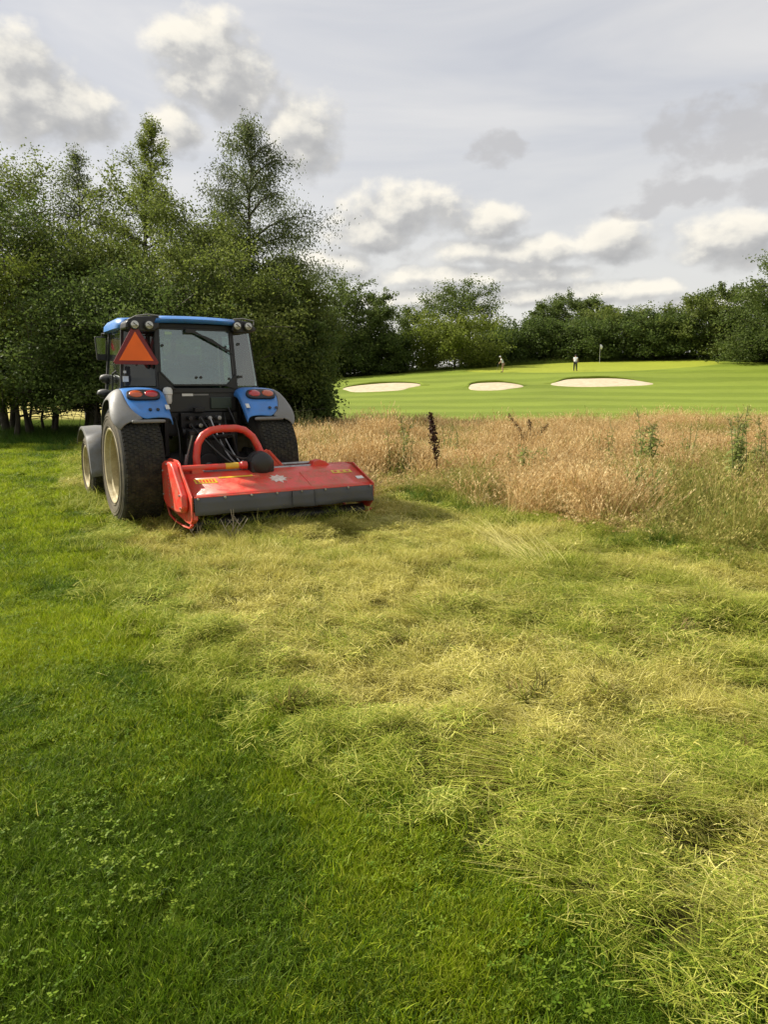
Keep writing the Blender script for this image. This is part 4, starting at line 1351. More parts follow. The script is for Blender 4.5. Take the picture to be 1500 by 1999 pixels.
def make_fender(parent, sx):
    """sx -1 left, +1 right. blue top with lamp, grey flared edge"""
    prof = [(0.78, 1.12, .86, .95), (0.62, 1.32, .88, .97), (0.40, 1.47, .90, .99), (0.12, 1.545, .92, 1.0), (-0.10, 1.545, .925, 1.0), (-0.20, 1.50, .925, 1.02), (-0.34, 1.375, .91, 1.05), (-0.44, 1.275, .85, 1.03), (-0.50, 1.215, .74, .96)]
    b = MB(); rows = []
    for y, z, xb, xg in prof:
        rows.append([(sx * (0.44 + (xb - 0.44) * u), y, z + 0.018 * math.sin(PI * u) - (0.02 if u == 0 else 0)) for u in (0, .12, .35, .6, .85, 1.0)])
    b.grid(rows)
    # turned-down inner cheek
    b.grid([[(sx * 0.44, y, z - 0.02), (sx * 0.435, y, z - 0.10)] for y, z, _, _ in prof])
    fd = b.build('fender', M['blue'], parent, smooth=60, solid=0.018, subsurf=1)
    g = MB(); rows = []
    for k, (y, z, xb, xg) in enumerate(prof):
        n = (0.35 if y < -0.15 else 0.0)
        rows.append([(sx * (xb - 0.012), y - n * 0.01, z + 0.004), (sx * (xb + (xg - xb) * 0.45), y - n * 0.01, z - 0.008), (sx * xg, y - n * 0.02, z - 0.045), (sx * (xg + 0.045), y - n * 0.02, z - 0.10), (sx * (xg + 0.05), y - n * 0.02, z - 0.125)])
    g.grid(rows)
    # lower lip under the blue part
    lip = [(-0.50, 1.215), (-0.515, 1.185), (-0.50, 1.165)]
    g.grid([[(sx * q, y, z) for (y, z) in lip] for q in (0.52, 0.62, 0.72, 0.80, 0.90)])
    g.build('fender_flare', M['grey_plastic'], fd, smooth=60, solid=0.014, subsurf=1)
    # lamp cluster lies on the sloping back
    U = Vector((0, 0.745, 0.667)).normalized(); N = Vector((0, -0.667, 0.745)).normalized(); Xv = Vector((1, 0, 0))
    C = Vector((sx * 0.70, -0.255, 1.465))
    Mx = Matrix((Xv, U, N)).transposed().to_4x4(); Mx = Matrix.Translation(C) @ Mx
    tl = MB()
    pts = []
    for k in range(24):
        a = 2 * PI * k / 24
        pts.append((0.185 * math.copysign(abs(math.cos(a)) ** 0.6, math.cos(a)), 0.080 * math.copysign(abs(math.sin(a)) ** 0.7, math.sin(a))))
    V = [Mx @ Vector((x, y, -0.01)) for x, y in pts] + [Mx @ Vector((x, y, 0.025)) for x, y in pts] + [Mx @ Vector((x * .9, y * .86, 0.032)) for x, y in pts]
    F = [tuple(range(48, 72))] + [(i + o, (i + 1) % 24 + o, (i + 1) % 24 + o + 24, i + o + 24) for o in (0, 24) for i in range(24)]
    tl.add(V, F)
    h = tl.build('tail_light', M['black_plastic'], parent)
    for nm, mat, dx in (('amber_lens', 'amber_lens', sx * 0.085), ('red_lens', 'red_lens', -sx * 0.085)):
        l = MB(); l.sph((0, 0, 0), (0.074, 0.055, 0.020), 20, 10)
        l.v = [tuple(Mx @ (Vector(p) + Vector((dx, 0, 0.032)))) for p in l.v]
        l.build(nm, M[mat], h)
    # two rubber plugs below the lamp and a small white sticker
    for dx in (-0.01, 0.075):
        p = MB(); p.lathe([(0, 0.020), (0.008, 0.019), (0.010, 0.0)], (0, 0, 0), 'z', 14)
        M2 = Matrix.Translation((sx * (0.70 + (0.06 if sx > 0 else -0.04)) + dx, -0.425, 1.315)) @ Matrix((Xv, U, N)).transposed().to_4x4()
        p.v = [tuple(M2 @ Vector(q)) for q in p.v]
        p.build('rubber_plug', M['black_plastic'], fd)
    st = MB(); M3 = Matrix.Translation((sx * 0.475, -0.40, 1.33)) @ Matrix((Xv, U, N)).transposed().to_4x4()
    st.box(-0.022, 0.022, -0.035, 0.035, 0.012, 0.018, M3)
    st.build('sticker', M['white'], fd)


def frame_poly(pts, w, depth, mat, name, parent):
    b = MB()
    n = len(pts)
    for i in range(n):
        b.bar(pts[i], pts[(i + 1) % n], w, depth)
    return b.build(name, mat, parent, bevel=0.004)


def pane(pts, name, mat, parent, th=0.006):
    P = [Vector(p) for p in pts]
    n = (P[1] - P[0]).cross(P[2] - P[0]).normalized() * th
    k = len(P)
    b = MB(); b.add([p - n / 2 for p in P] + [p + n / 2 for p in P], [tuple(range(k))[::-1], tuple(range(k, 2 * k))] + [(i, (i + 1) % k, k + (i + 1) % k, k + i) for i in range(k)])
    return b.build(name, mat, parent, smooth=0)


def build_tractor():
    MB.off = (0, 0, 0)
    T = empty('tractor', (TX, TY, 0), YAW)
    tag(T, 'blue compact tractor with glazed cab and orange triangle driving away along the swath', 'tractor')
    make_wheel(T, 'rear_wheel', -1.05, -0.56, 0, 0.668, 0.425, -1, 9, 84)
    make_wheel(T, 'rear_wheel', 0.56, 1.05, 0, 0.668, 0.425, 1, 9, 84)
    make_wheel(T, 'front_wheel', -1.01, -0.68, 2.07, 0.461, 0.285, -1, 6, 60)
    make_wheel(T, 'front_wheel', 0.68, 1.01, 2.07, 0.461, 0.285, 1, 6, 60)
    make_fender(T, -1); make_fender(T, 1)
    # front mudguards
    for s in (-1, 1):
        b = MB()
        pr = arc(2.07, 0.461, 0.56, 35, 168, 14) + [(1.47, 0.47), (1.45, 0.38)]
        b.grid([[(s * (0.665), y, z - 0.03), (s * 0.675, y, z), (s * 0.85, y, z + 0.012), (s * 1.03, y, z), (s * 1.045, y, z - 0.04)] for y, z in pr])
        o = b.build('front_fender', M['grey_plastic'], T, smooth=60, solid=0.012)
        m = MB(); m.tube([(s * 0.60, 2.0, 0.5), (s * 0.64, 1.95, 0.8), (s * 0.72, 2.05, 0.99), (s * 0.95, 2.05, 1.0)], 0.02, 8)
        m.build('fender_bracket', M['black'], o)
    # ---- running gear and rear end
    b = MB()
    b.lathe([(-0.58, 0.09), (-0.40, 0.10), (-0.26, 0.15), (0.26, 0.15), (0.40, 0.10), (0.58, 0.09)], (0, 0, 0.668), 'x', 20)
    b.lathe([(-0.66, 0.14), (-0.56, 0.15)], (0, 0, 0.668), 'x', 20); b.lathe([(0.56, 0.15), (0.66, 0.14)], (0, 0, 0.668), 'x', 20)
    b.build('rear_axle', M['chassis'], T, bevel=0.008)
    b = MB()
    b.box(-0.19, 0.19, -0.22, 1.9, 0.46, 0.92); b.box(-0.24, 0.24, -0.28, 0.35, 0.40, 1.00)
    b.lathe([(-0.34, 0.13), (-0.20, 0.15)], (0, 0, 0.66), 'y', 18)
    b.build('transmission', M['chassis'], T, bevel=0.015)
    b = MB(); b.lathe([(-0.42, 0.018), (-0.30, 0.018)], (0, 0, 0.62), 'y', 10); b.lathe([(-0.37, 0.05), (-0.33, 0.07)], (0, 0, 0.62), 'y', 14)
    b.build('power_takeoff', M['steel'], T)
    b = MB()
    b.bar((-0.64, 2.07, 0.461), (0.64, 2.07, 0.461), 0.12, 0.12); b.box(-0.16, 0.16, 1.75, 2.4, 0.42, 0.62)
    b.build('front_axle', M['chassis'], T, bevel=0.01)
    b = MB()
    b.bar((-0.20, -0.20, 1.03), (-0.24, -0.52, 1.02), 0.05, 0.09); b.bar((0.20, -0.20, 1.03), (0.24, -0.52, 1.02), 0.05, 0.09)
    b.lathe([(-0.27, 0.055), (0.27, 0.055)], (0, -0.20, 1.03), 'x', 14)
    b.build('rockshaft', M['chassis'], T, bevel=0.006)
    for s in (-1, 1):
        b = MB(); b.bar((s * 0.30, 0.02, 0.43), (s * 0.40, -0.82, 0.47), 0.028, 0.075); b.sph((s * 0.40, -0.84, 0.47), 0.045)
        b.build('lower_link', M['chassis'], T, bevel=0.004)
        b = MB(); b.tube([(s * 0.24, -0.52, 1.02), (s * 0.30, -0.49, 0.78)], 0.014, 8); b.tube([(s * 0.30, -0.49, 0.80), (s * 0.36, -0.46, 0.46)], 0.026, 10)
        b.build('lift_rod', M['steel'] if s < 0 else M['black'], T)
        b = MB(); b.tube([(s * 0.44, -0.05, 0.52), (s * 0.46, -0.45, 0.47)], 0.014, 8); b.tube([(s * 0.46, -0.28, 0.49), (s * 0.46, -0.40, 0.48)], 0.024, 8)
        b.build('stabiliser', M['chassis'], T)
    b = MB(); b.tube([(0.0, -0.26, 0.96), (0.06, -0.44, 0.98)], 0.016, 8); b.tube([(0.04, -0.38, 0.975), (0.14, -0.66, 1.01)], 0.027, 10); b.tube([(0.13, -0.62, 1.01), (0.17, -0.76, 1.02)], 0.015, 8)
    b.build('top_link', M['chassis'], T)
    b = MB()
    b.box(-0.05, 0.05, -0.62, 0.1, 0.36, 0.40); b.box(-0.03, 0.03, -0.60, -0.54, 0.36, 0.44)
    b.build('drawbar', M['chassis'], T, bevel=0.004)
    # frame plates between linkage and cab
    b = MB()
    for s in (-1, 1):
        b.bar((s * 0.42, -0.05, 0.75), (s * 0.42, -0.08, 1.26), 0.05, 0.09)
    b.box(-0.44, 0.44, -0.02, 0.06, 1.16, 1.26)
    b.build('cab_mount', M['chassis'], T, bevel=0.006)
    # hydraulic couplers
    rg = rs(77)
    for k in range(8):
        x = -0.17 + (k % 4) * 0.115; z = 1.20 - (k // 4) * 0.085
        b = MB(); b.lathe([(-0.11, 0.022), (-0.16, 0.024), (-0.20, 0.020), (-0.23, 0.026), (-0.26, 0.024), (-0.262, 0.0)], (x, 0, z), 'y', 12)
        b.build('hydraulic_coupler', M['steel'] if k in (2, 5, 3) else M['black'], T)
    b = MB(); b.box(-0.25, 0.26, -0.12, 0.0, 1.08, 1.26); b.box(-0.10, 0.02, -0.2, -0.1, 1.27, 1.32)
    b.build('valve_block', M['chassis'], T, bevel=0.008)
    for k, (p0, p1, sag_, m_) in enumerate([((-0.05, -0.26, 1.20), (0.30, -0.92, 0.78), 0.16, 'hose'), ((0.06, -0.26, 1.20), (0.22, -0.90, 0.74), 0.20, 'steel'), ((0.17, -0.26, 1.12), (0.34, -0.90, 0.74), 0.22, 'steel'),
                                            ((-0.17, -0.26, 1.12), (0.10, -0.85, 0.72), 0.05, 'hose'), ((-0.3, -0.05, 1.2), (-0.34, -0.3, 0.7), 0.0, 'hose'), ((0.30, -0.05, 1.25), (0.20, -0.24, 1.06), 0.05, 'hose'),
                                            ((-0.12, -0.1, 1.0), (0.12, -0.3, 0.7), -0.12, 'hose'), ((0.35, -0.02, 1.35), (0.42, -0.12, 1.05), 0.04, 'hose')]):
        p0, p1 = Vector(p0), Vector(p1); pts = []
        for i in range(13):
            t = i / 12; q = p0.lerp(p1, t); q.z -= sag_ * 4 * t * (1 - t); q.y -= 0.10 * math.sin(PI * t); pts.append(q)
        b = MB(); b.tube(pts, 0.011, 8); b.build('hydraulic_hose', M[m_], T, smooth=60)
    # ---- cab
    zb, zt = 1.54, 2.27
    P = {  # bottom and top corners of the glazing
        'rcl': ((-0.47, -0.02, 1.70), (-0.455, 0.02, 2.24)), 'rcr': ((0.47, -0.02, zb), (0.44, 0.02, 2.24)),
        'rl': ((-0.83, 0.26, zb), (-0.79, 0.22, 2.26)), 'rr': ((0.86, 0.26, zb), (0.745, 0.22, 2.26)),
        'fl': ((-0.80, 1.45, 1.25), (-0.72, 1.30, 2.26)), 'fr': ((0.80, 1.45, 1.25), (0.72, 1.30, 2.26))}
    b = MB()
    for k, w in (('rcl', 0.05), ('rcr', 0.045), ('rl', 0.035), ('rr', 0.022), ('fl', 0.05), ('fr', 0.05)):
        a, c = P[k]
        if k == 'rcl': a = (-0.47, -0.02, zb)
        b.bar(a, c, w, w * 1.1, up=(0, 1, 0))
    b.bar((-0.83, 0.26, zb - .02), (0.86, 0.26, zb - .02), 0.05, 0.05)
    b.bar((-0.83, 0.26, zb), (-0.47, -0.02, zb), 0.045, 0.05); b.bar((0.86, 0.26, zb), (0.47, -0.02, zb), 0.045, 0.05)
    b.bar((-0.47, -0.02, zb - .02), (0.47, -0.02, zb - .02), 0.05, 0.06)
    b.bar((-0.79, 0.22, 2.27), (-0.455, 0.02, 2.27), 0.05, 0.05); b.bar((0.745, 0.22, 2.27), (0.44, 0.02, 2.27), 0.04, 0.04); b.bar((-0.455, 0.02, 2.27), (0.44, 0.02, 2.27), 0.05, 0.05)
    for s in (-1, 1):
        b.bar((s * 0.77, 0.22, 2.27), (s * 0.72, 1.30, 2.27), 0.05, 0.05); b.bar((s * 0.83, 0.26, zb), (s * 0.80, 0.62, 1.25), 0.05, 0.05); b.bar((s * 0.80, 0.62, 1.25), (s * 0.80, 1.45, 1.25), 0.05, 0.05)
        b.bar((s * 0.80, 0.62, 1.25), (s * 0.80, 0.75, 0.62), 0.05, 0.05)
    b.bar((-0.72, 1.30, 2.27), (0.72, 1.30, 2.27), 0.05, 0.05); b.bar((-0.8, 1.45, 1.25), (0.8, 1.45, 1.25), 0.06, 0.06)
    b.build('cab_frame', M['black'], T, bevel=0.006)
    # cut corner of the rear window
    win = [(-0.44, -0.03, 1.735), (-0.30, -0.035, 1.585), (0.40, -0.035, 1.585), (0.435, -0.035, 1.63), (0.415, 0.01, 2.235), (-0.43, 0.01, 2.235)]
    for tri_ in ([(-0.47, 1.74), (-0.47, 1.53), (-0.27, 1.53)], [(0.47, 1.72), (0.33, 1.57), (0.47, 1.53)]):
        b = MB(); b.prism(tri_, -0.06, -0.02, 'y'); b.build('corner_panel', M['black'], T, bevel=0.004)
    rw = pane(win, 'rear_window', M['glass'], T)
    frame_poly([(x * 1.005, y - 0.004, z) for x, y, z in win], 0.022, 0.022, M['black_plastic'], 'window_seal', rw)
    b = MB(); b.tube([(-0.07, -0.03, 2.215), (0.18, -0.045, 2.12), (0.44, -0.055, 1.95)], 0.009, 6); b.box(-0.13, -0.02, -0.075, -0.02, 2.19, 2.235)
    b.bar((-0.02, -0.055, 2.20), (0.40, -0.06, 1.985), 0.010, 0.022)
    b.build('window_wiper', M['black_plastic'], rw)
    for x, z in ((-0.02, 1.675), (0.035, 1.675), (-0.40, 2.04), (0.36, 2.04), (0.385, 1.66)):
        b = MB(); b.lathe([(0.0, 0.017), (-0.02, 0.016), (-0.022, 0)], (x, -0.03 + (z - 1.6) * 0.055, z), 'y', 12); b.build('window_bolt', M['black_plastic'], rw)
    b = MB(); b.box(-0.36, -0.28, -0.028 + 0.03, -0.022 + 0.03, 2.12, 2.20); b.build('window_sticker', paint('mint_sticker', (0.45, 0.62, 0.52), 0.5, dirt=0), rw)
    # quarter windows
    ql = [(-0.81, 0.235, 1.575), (-0.495, -0.01, 1.575), (-0.475, 0.025, 2.24), (-0.775, 0.205, 2.24)]
    lq = pane(ql, 'quarter_window', M['dark_glass'], T)
    qr = [(0.495, -0.01, 1.575), (0.845, 0.24, 1.575), (0.735, 0.205, 2.24), (0.46, 0.03, 2.24)]
    rq = pane(qr, 'quarter_window', M['glass'], T)
    for q_ in ((0.50, 0.53, -0.05, 0.0, 2.06, 2.09), (0.50, 0.56, -0.03, 0.02, 1.67, 1.70)):
        b = MB(); b.box(*q_); b.build('window_hinge', M['black_plastic'], rq)
    for s in (-1, 1):
        sw = [(s * 0.815, 0.30, 1.57), (s * 0.805, 0.64, 1.28), (s * 0.80, 1.42, 1.28), (s * 0.73, 1.29, 2.24), (s * 0.775, 0.25, 2.24)]
        dr = pane(sw, 'door_window', M['glass'], T)
        pane([(s * 0.80, 0.66, 1.22), (s * 0.80, 0.76, 0.66), (s * 0.80, 1.40, 0.66), (s * 0.80, 1.42, 1.22)], 'lower_door_glass', M['glass'], dr)
        b = MB(); b.tube([(s * 0.83, 0.50, 1.75), (s * 0.87, 0.52, 1.72), (s * 0.87, 0.60, 1.50), (s * 0.83, 0.62, 1.47)], 0.011, 8); b.build('door_handle', M['black_plastic'], dr)
    pane([(-0.76, 1.44, 1.28), (0.76, 1.44, 1.28), (0.69, 1.30, 2.24), (-0.69, 1.30, 2.24)], 'windscreen', M['glass'], T)
    # panels below the rear window
    b = MB(); b.prism([(-0.44, 1.51), (-0.40, 1.27), (0.46, 1.27), (0.46, 1.51)], -0.03, 0.02, 'y')
    pn = b.build('rear_panel', M['black_plastic'], T, bevel=0.006)
    b = MB(); b.box(-0.20, -0.07, -0.037, -0.032, 1.455, 1.485); b.build('badge', M['white'], pn)
    b = MB(); b.box(-0.07, 0.12, -0.036, -0.031, 1.462, 1.480); b.build('badge_strip', M['grey_plastic'], pn)
    b = MB(); b.box(0.14, 0.40, -0.06, -0.03, 1.30, 1.44); b.build('storage_box', paint('dark_green_box', (0.018, 0.035, 0.026), 0.35, dirt=0.2), pn, bevel=0.01)
    b = MB(); b.lathe([(1.37, 0.035), (1.40, 0.045), (1.47, 0.048), (1.48, 0.056), (1.53, 0.054), (1.555, 0.040), (1.565, 0.0)], (-0.385, -0.10, 0), 'z', 20)
    b.build('breather_cup', M['white'], T)
    b = MB(); b.lathe([(-0.02, 0.035), (-0.06, 0.038), (-0.07, 0.02), (-0.05, 0.0)], (0.50, -0.08, 1.38), 'y', 14); b.tube([(0.50, -0.1, 1.38), (0.47, -0.16, 1.33), (0.49, -0.10, 1.22)], 0.012, 6)
    b.build('trailer_socket', M['chassis'], T)
    # floor, bulkhead, seat, wheel, console
    b = MB(); b.box(-0.76, 0.76, 0.05, 1.42, 0.98, 1.02); b.box(-0.44, 0.44, 0.04, 0.09, 1.0, 1.55); b.box(-0.80, -0.44, 0.1, 0.60, 1.0, 1.52); b.box(0.44, 0.80, 0.1, 0.60, 1.0, 1.52)
    b.build('cab_floor', M['black_plastic'], T, bevel=0.01)
    st = MB(); st.box(-0.30, 0.22, 0.24, 0.72, 1.20, 1.32); so = st.build('driver_seat', M['cloth'], T, bevel=0.04, segs=3)
    b = MB(); b.prism([(0.18, 1.30), (0.30, 1.30), (0.26, 1.78), (0.16, 1.80)], -0.30, 0.22, 'x'); b.build('backrest', M['cloth'], so, bevel=0.03, segs=3)
    b = MB(); b.prism([(0.155, 1.80), (0.25, 1.80), (0.22, 1.95), (0.15, 1.95)], -0.18, 0.10, 'x'); b.build('headrest', M['cloth'], so, bevel=0.025, segs=3)
    for s in (-0.36, 0.26):
        b = MB(); b.box(s, s + 0.07, 0.22, 0.62, 1.42, 1.47); b.build('armrest', M['cloth'], so, bevel=0.02)
    cn = MB(); cn.bar((-0.04, 1.30, 1.05), (-0.04, 1.05, 1.58), 0.12, 0.14); cn.box(-0.22, 0.14, 1.22, 1.40, 1.30, 1.52); co = cn.build('dashboard', M['black_plastic'], T, bevel=0.02)
    b = MB(); pts = []
    for k in range(24):
        a = 2 * PI * k / 24; pts.append((-0.04 + 0.19 * math.cos(a), 1.0 + 0.16 * math.sin(a), 1.62 + 0.10 * math.sin(a)))
    b.tube(pts, 0.014, 8, closed=True); b.bar((-0.22, 1.0, 1.62), (0.14, 1.0, 1.62), 0.03, 0.015); b.build('steering_wheel', M['black_plastic'], co)
    b = MB(); b.tube([(-0.42, 0.14, 1.66), (-0.39, 0.13, 1.78), (-0.39, 0.13, 1.96), (-0.43, 0.14, 2.10)], 0.028, 10); b.build('grab_rail', M['white'], T)
    # ---- roof
    MB.off = (0, 0, 0.045)
    b = MB(); rows = []
    for y, zz, wx in ((-0.10, 2.33, .50), (-0.115, 2.375, .48), (-0.06, 2.408, .46), (0.10, 2.425, .48), (0.8, 2.455, .55), (1.35, 2.44, .52), (1.52, 2.40, .50), (1.55, 2.33, .50)):
        rows.append([(x * wx / 0.5, y, zz + 0.012 * (1 - (x / 0.5) ** 2)) for x in (-.5, -.3, -.1, .1, .3, .5)])
    b.grid(rows)
    rf = b.build('roof', M['blue'], T, smooth=60, solid=0.03)
    b = MB(); b.box(-0.78, 0.76, 0.0, 1.45, 2.28, 2.335); b.build('roof_lining', M['black_plastic'], rf, bevel=0.015)
    for s in (-1, 1):
        b = MB()
        rows = []
        for y, z1, xo in ((0.20, 2.40, .80), (0.5, 2.43, .83), (1.2, 2.42, .82), (1.5, 2.38, .76)):
            rows.append([(s * xo * 0.93, y, 2.275), (s * xo, y, 2.29), (s * (xo - 0.005), y, z1 - 0.07), (s * (xo - 0.05), y, z1 - 0.015), (s * 0.55, y, z1), (s * 0.47, y, z1 - 0.005)])
        b.grid(rows)
        b.build('roof_side', M['blue'], rf, smooth=60, solid=0.02)
        # black lamp pod on the rear corner
        b = MB()
        prof = [(s * 0.44, 2.27), (s * 0.43, 2.40), (s * 0.47, 2.415), (s * 0.72, 2.39), (s * 0.81, 2.33), (s * 0.82, 2.26), (s * 0.70, 2.22), (s * 0.50, 2.235)] if s < 0 else \
               [(0.42, 2.27), (0.44, 2.395), (0.50, 2.405), (0.64, 2.385), (0.71, 2.33), (0.71, 2.27), (0.60, 2.245), (0.48, 2.25)]
        b.prism(prof, -0.10, 0.22, 'y')
        b.build('lamp_pod', M['black_plastic'], rf, bevel=0.022, segs=3)
        b = MB(); b.tube([(s * .44, -0.105, 2.408), (s * .56, -0.105, 2.420), (s * .70, -0.10, 2.398), (s * (0.79 if s < 0 else .70), -0.09, 2.35)], 0.008, 6)
        b.build('pod_edge', M['grey_plastic'], rf)
        xs = (-0.725, -0.565) if s < 0 else (0.475, 0.615)
        for x in xs:
            zc = 2.30 if s < 0 else 2.33
            L_ = MB(); L_.lathe([(-0.09, 0.040), (-0.135, 0.054), (-0.145, 0.056), (-0.148, 0.050)], (x, 0, zc), 'y', 20)
            lo = L_.build('work_light', M['black_plastic'], T)
            q = MB(); q.lathe([(-0.140, 0.051), (-0.152, 0.040), (-0.156, 0.018), (-0.157, 0.0)], (x, 0, zc), 'y', 20); q.build('lamp_glass', M['lamp_lens'], lo)
            q = MB(); q.bar((x - 0.02, -0.160, zc + 0.02), (x + 0.025, -0.160, zc - 0.012), 0.012, 0.006); q.build('bulb', M['black_plastic'], lo)
    # ---- slow vehicle triangle
    MB.off = (0, 0, 0)
    b = MB(); y0 = -0.125
    b.prism([(-0.955, 1.815), (-0.975, 1.84), (-0.76, 2.22), (-0.69, 2.22), (-0.475, 1.84), (-0.495, 1.815)], y0, y0 + 0.012, 'y')
    tri = b.build('warning_triangle', M['dark_red'], T, bevel=0.003)
    b = MB(); b.prism([(-0.915, 1.858), (-0.725, 2.178), (-0.535, 1.858)], y0 - 0.005, y0 - 0.002, 'y'); b.build('orange_face', M['orange'], tri, smooth=0)
    b = MB(); b.bar((-0.725, -0.11, 1.95), (-0.725, 0.10, 1.95), 0.03, 0.03); b.bar((-0.725, -0.105, 1.8), (-0.725, -0.105, 2.1), 0.03, 0.012); b.build('triangle_bracket', M['black'], tri)
    for x, z, w_ in ((-0.795, 1.655, 0.032), (-0.80, 1.735, 0.014)):
        b = MB(); b.box(x - w_, x + w_, 0.16, 0.166, z - w_, z + w_, Matrix.Translation((0, 0.0, 0)) @ Matrix.Identity(4)); b.build('sticker', M['white'], lq)
    b = MB(); b.prism([(-0.80, 1.58), (-0.52, 1.58), (-0.52, 1.80), (-0.80, 1.80)], 0.18, 0.20, 'y'); b.build('inner_trim', M['cloth'], T, bevel=0.01)
    # ---- mirrors, side lamps, steps, tank, hood
    for s in (-1, 1):
        b = MB(); b.prism([(s * 0.84 - 0.06, 2.20), (s * 0.84 + 0.08, 2.20), (s * 0.84 + 0.10, 2.06), (s * 0.84 + 0.075, 1.90), (s * 0.84 - 0.045, 1.90)] if s < 0 else [(0.80, 2.2), (0.94, 2.2), (0.93, 1.92), (0.82, 1.92), (0.78, 2.05)], 1.40, 1.44, 'y')
        mo = b.build('side_mirror', M['black_plastic'], T, bevel=0.012)
        b = MB(); b.prism([(s * 0.84 - 0.048, 2.185), (s * 0.84 + 0.068, 2.185), (s * 0.84 + 0.086, 2.06), (s * 0.84 + 0.063, 1.915), (s * 0.84 - 0.033, 1.915)] if s < 0 else [(0.81, 2.185), (0.93, 2.185), (0.92, 1.935), (0.83, 1.935), (0.79, 2.05)], 1.393, 1.397, 'y')
        b.v = [(p[0], p[1] + (p[2] - 2.05) * -0.10, p[2]) for p in b.v]
        gl_ = b.build('mirror_glass', M['mirror'], mo, smooth=0)
        b = MB(); b.tube([(s * 0.72, 1.32, 2.23), (s * 0.80, 1.43, 2.24), (s * 0.82, 1.45, 2.10)], 0.011, 8); b.build('mirror_arm', M['black'], mo)
    for (x, y, z) in ((-0.80, 1.35, 1.66), (-0.85, 1.30, 1.47), (0.82, 1.35, 1.6)):
        b = MB(); b.sph((x, y, z), (0.085, 0.07, 0.055), 16, 10); lo = b.build('side_lamp', M['black_plastic'], T, smooth=60)
        b = MB(); b.lathe([(0.06, 0.055), (0.078, 0.045), (0.082, 0)], (x, y, z), 'y', 14); b.build('lamp_glass', M['lamp_lens'], lo)
        b = MB(); b.sph((x, y - 0.005, z + 0.022), (0.078, 0.06, 0.040), 16, 8); b.build('lamp_cap', M['grey_plastic'], lo, smooth=60)
        b = MB(); b.tube([(x, y, z - 0.04), (x * 0.95, y + 0.02, z - 0.12), (x * 0.88, y + 0.06, z - 0.2)], 0.012, 8); b.build('lamp_stalk', M['black'], lo)
    for s in (-1, 1):
        b = MB(); b.box(*sorted((s * 0.45, s * 0.78)), 0.75, 1.40, 0.52, 0.96); b.build('fuel_tank', M['black_plastic'], T, bevel=0.04, segs=3)
        b = MB()
        for z in (0.36, 0.62): b.box(*sorted((s * 0.62, s * 0.86)), 0.92, 1.22, z, z + 0.03)
        for y in (0.93, 1.20): b.bar((s * 0.84, y, 0.36), (s * 0.80, y, 0.98), 0.02, 0.03)
        b.build('cab_step', M['black'], T, bevel=0.004)
    b = MB(); rows = []
    for y, zt_, w in ((1.46, 1.50, .36), (1.9, 1.47, .35), (2.4, 1.40, .33), (2.75, 1.30, .30), (2.90, 1.18, .28), (2.94, 1.0, .27)):
        rows.append([(-w, y, 0.85), (-w * 1.02, y, zt_ - 0.22), (-w * .92, y, zt_ - 0.07), (-w * .6, y, zt_), (0, y, zt_ + 0.02), (w * .6, y, zt_), (w * .92, y, zt_ - 0.07), (w * 1.02, y, zt_ - 0.22), (w, y, 0.85)])
    b.grid(rows); ho = b.build('hood', M['blue'], T, smooth=60, solid=0.015)
    b = MB(); b.box(-0.26, 0.26, 2.86, 2.93, 0.75, 1.16)
    for z in np.arange(0.80, 1.12, 0.05): b.box(-0.24, 0.24, 2.93, 2.95, z, z + 0.02)
    b.build('grille', M['black_plastic'], ho, bevel=0.006)
    for s in (-0.17, 0.17):
        b = MB(); b.sph((s, 2.90, 1.10), (0.07, 0.05, 0.05), 14, 8); b.build('headlight', M['lamp_lens'], ho)
    b = MB(); b.box(-0.24, 0.24, 1.5, 2.85, 0.62, 1.30); b.build('engine', M['chassis'], T, bevel=0.02)
    b = MB(); b.tube([(0.42, 1.75, 0.95), (0.48, 1.75, 1.2), (0.50, 1.70, 1.95), (0.50, 1.62, 2.10)], [0.05, 0.05, 0.032, 0.032], 12); b.build('exhaust_pipe', M['black'], T)
    for k in range(6):
        b = MB(); b.box(-0.27 + k * 0.09, -0.19 + k * 0.09, 2.98, 3.20, 0.45, 0.78); b.build('front_weight', M['chassis'], T, bevel=0.02)
    b = MB(); b.box(-0.30, 0.30, 2.7, 2.99, 0.55, 0.66); b.build('weight_carrier', M['chassis'], T)
    return T


build_tractor()


